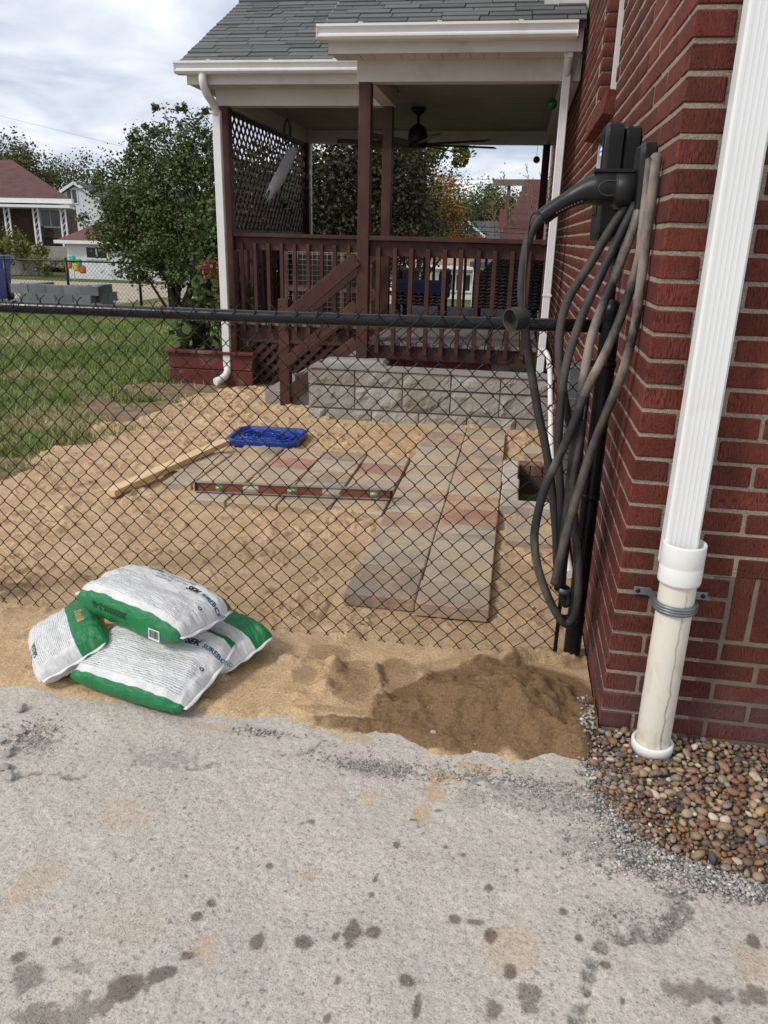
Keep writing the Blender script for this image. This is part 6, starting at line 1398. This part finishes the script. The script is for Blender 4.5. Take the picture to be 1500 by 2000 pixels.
rr0, rr1 = P(886, 430, Y4 + 8), P(985, 432, Y4 + 8); m = MB(); m.prism([(Y4 + 3, g0.z - .4), (Y4 + 8, gp.z + .1), (Y4 + 13, g0.z - .4)], rr0.x, rr1.x, 'x'); m.build('roof', M['roof_grey'], h4)
m = MB(); m.prism([(g0.x - .6, g0.z - .5), (gp.x, gp.z + .15), (g1.x + .6, g1.z - .5)], Y4 + .3, Y4 + 8, 'y'); m.build('gable_roof', M['roof_grey'], h4)
wq = P(911, 451, Y4); window_(h4, wq.x - .35, wq.x + .35, Y4, wq.z - .55, wq.z + .6); c = P(981, 425, Y4 + 6); MB().box(c.x - .45, c.x + .45, Y4 + 6, Y4 + 7, c.z - 2, c.z + 1.3).build('chimney', M['far_brick'], h4)
h5 = thing('red_roof_house', 'house with steep reddish shingle roof behind the porch and brick wall', 'house', (1.5, 38, -1.5)); Y5 = 36
ra, rb, rc, rd = P(1028, 350, Y5 + 3), P(1085, 349, Y5 + 3), P(972, 470, Y5), P(1085, 470, Y5)
B5 = [(ra, rb, rd, rc)]; nrow = 15; m = MB(); m.add([(ra.x, ra.y, ra.z), (ra.x + 7, ra.y, ra.z), (rc.x + 9, rc.y, rc.z - 1), (rc.x - .3, rc.y, rc.z - 1)], [(3, 2, 1, 0)]); ro5 = m.build('roof', M['roof_red'], h5)
for i in range(nrow):
    t0 = i / nrow; a = Vector((rc.x - .3, rc.y, rc.z - 1)).lerp(ra, t0); bq = Vector((rc.x + 9, rc.y, rc.z - 1)).lerp(Vector((ra.x + 7, ra.y, ra.z)), t0); m = MB(); m.bar(a + Vector((0, -.03, .03)), bq + Vector((0, -.03, .03)), .05, .30, (0, .35, 1)); m.build('shingle_course', M['roof_red'], ro5)
m = MB(); m.box(rc.x, rc.x + 9, 36.3, 46, -2.5, rc.z - .9); m.build('wall', M['white'], h5)
h6 = thing('orange_roof_house', 'white house with orange tan roof seen between the balusters', 'house', (-4, 30, -1)); c0, c1 = P(760, 500, 30), P(945, 520, 30)
MB().box(c0.x, c1.x - .3, 30.2, 38, -2, .55).build('wall', M['white'], h6); m = MB(); m.add([(c0.x - .3, 29.9, .50), (c1.x, 29.9, .50), (c1.x, 38, .5), (c0.x - .3, 38, .5), (c0.x + 1, 33.5, 1.30), (c1.x - 2.2, 33.5, 1.30)], [(0, 1, 5, 4), (1, 2, 5), (2, 3, 4, 5), (3, 0, 4), (3, 2, 1, 0)]); m.build('roof', M['roof_tan'], h6)
MB().box(c0.x - .32, c1.x + .02, 29.82, 29.92, .40, .52).build('gutter', M['white'], h6)
for px in (870, 905): c = P(px, 545, 30.2); window_(h6, c.x - .25, c.x + .25, 30.2, -.35, .2)
h7 = thing('flat_roof_shed', 'long white shed with flat grey roof behind the porch railing', 'shed', (-1, 24, -1)); c0, c1 = P(925, 505, 26), P(1075, 505, 26)
MB().box(c0.x, c1.x, 26, 30, -1.5, .62).build('wall', M['white'], h7); MB().box(c0.x - .1, c1.x + .1, 25.9, 30.1, .625, .78).build('roof', M['roof_grey'], h7)
# utility pole and wires
up = thing('utility_pole', 'wooden utility pole with crossarm beyond the porch', 'utility pole', (P(995, 357, 60).x, 60, -2)); c = P(995, 357, 60)
MB().tube([(c.x, 60, -3), (c.x, 60, c.z + .1)], .12, 8).build('pole', M['bark'], up); a, b_ = P(963, 357, 60), P(1050, 357, 60); MB().bar(a + Vector((0, -.25, 0)), b_ + Vector((0, -.25, 0)), .1, .42).build('crossarm', PM('weathered timber', (.2, .17, .14), (.12, .1, .085), sc=6), up)
for (p, q, Y, nm) in [((0, 226), (175, 270), 50, 'thin overhead wire across the cloudy sky behind the bungalow'), ]:
    a, b_ = P(*p, Y), P(*q, Y); wo_ = thing('overhead_wire', nm, 'wire', a); d_ = b_ - a; MB().tube([a - d_ * 3, a, b_, b_ + d_ * 3], .006, 4).build('strand', M['black_metal'], wo_)
wo_ = thing('overhead_wires', 'pair of dark wires crossing in front of distant trees beyond the porch', 'wire', P(780, 436, 34))
for y_ in (432, 441): a, b_ = P(770, y_, 34), P(1000, y_ + 14, 34); d_ = b_ - a; MB().tube([a - d_, a, (a + b_) / 2 - Vector((0, 0, .03)), b_, b_ + d_], .014, 4).build('strand', M['black_metal'], wo_)
wo_ = thing('overhead_wires', 'faint wires in the sky leading to the wooden crossarm', 'wire', P(963, 352, 60))
for y_ in (350, 360): a, b_ = P(600, y_ - 4, 62), P(963, y_, 60); MB().tube([a, (a + b_) / 2 - Vector((0, 0, .1)), b_], .012, 4).build('strand', M['black_metal'], wo_)
# dried reed stalks behind the porch
M['reed'] = PM('dry reed', (.33, .26, .18), (.24, .18, .12), rough=.9)
rd = thing('reed_clump', 'tall dry brown reed stalks standing behind the porch railing', 'plant', (.0, 11.6, 0))
for (px, top, bend) in [(985, 335, -4), (992, 370, -6), (1030, 318, 0), (1038, 360, 5), (1058, 345, 2), (1068, 338, -2), (1010, 380, 6), (960, 395, -14), (1048, 400, 3), (975, 420, -8)]:
    a, b_ = P(px + 6, 640, 11.6), P(px, top, 11.6); md_ = P(px + 3 - bend * .3, (top + 560) / 2, 11.6)
    m = MB(); m.tube(spline([a, md_, b_], 5), [.006] * 5 + [.005] * 4 + [.0015] * 2, 5); m.build('stalk', M['reed'], rd)
    for k in range(9):
        t = 5 + k * .6; q = md_.lerp(b_, .35 + .07 * k); m = MB(); m.bar(q, q + Vector((random.uniform(-.09, .09), random.uniform(-.03, .03), random.uniform(.02, .12))), .004, .009); m.build('seed_leaf', M['reed'], rd)
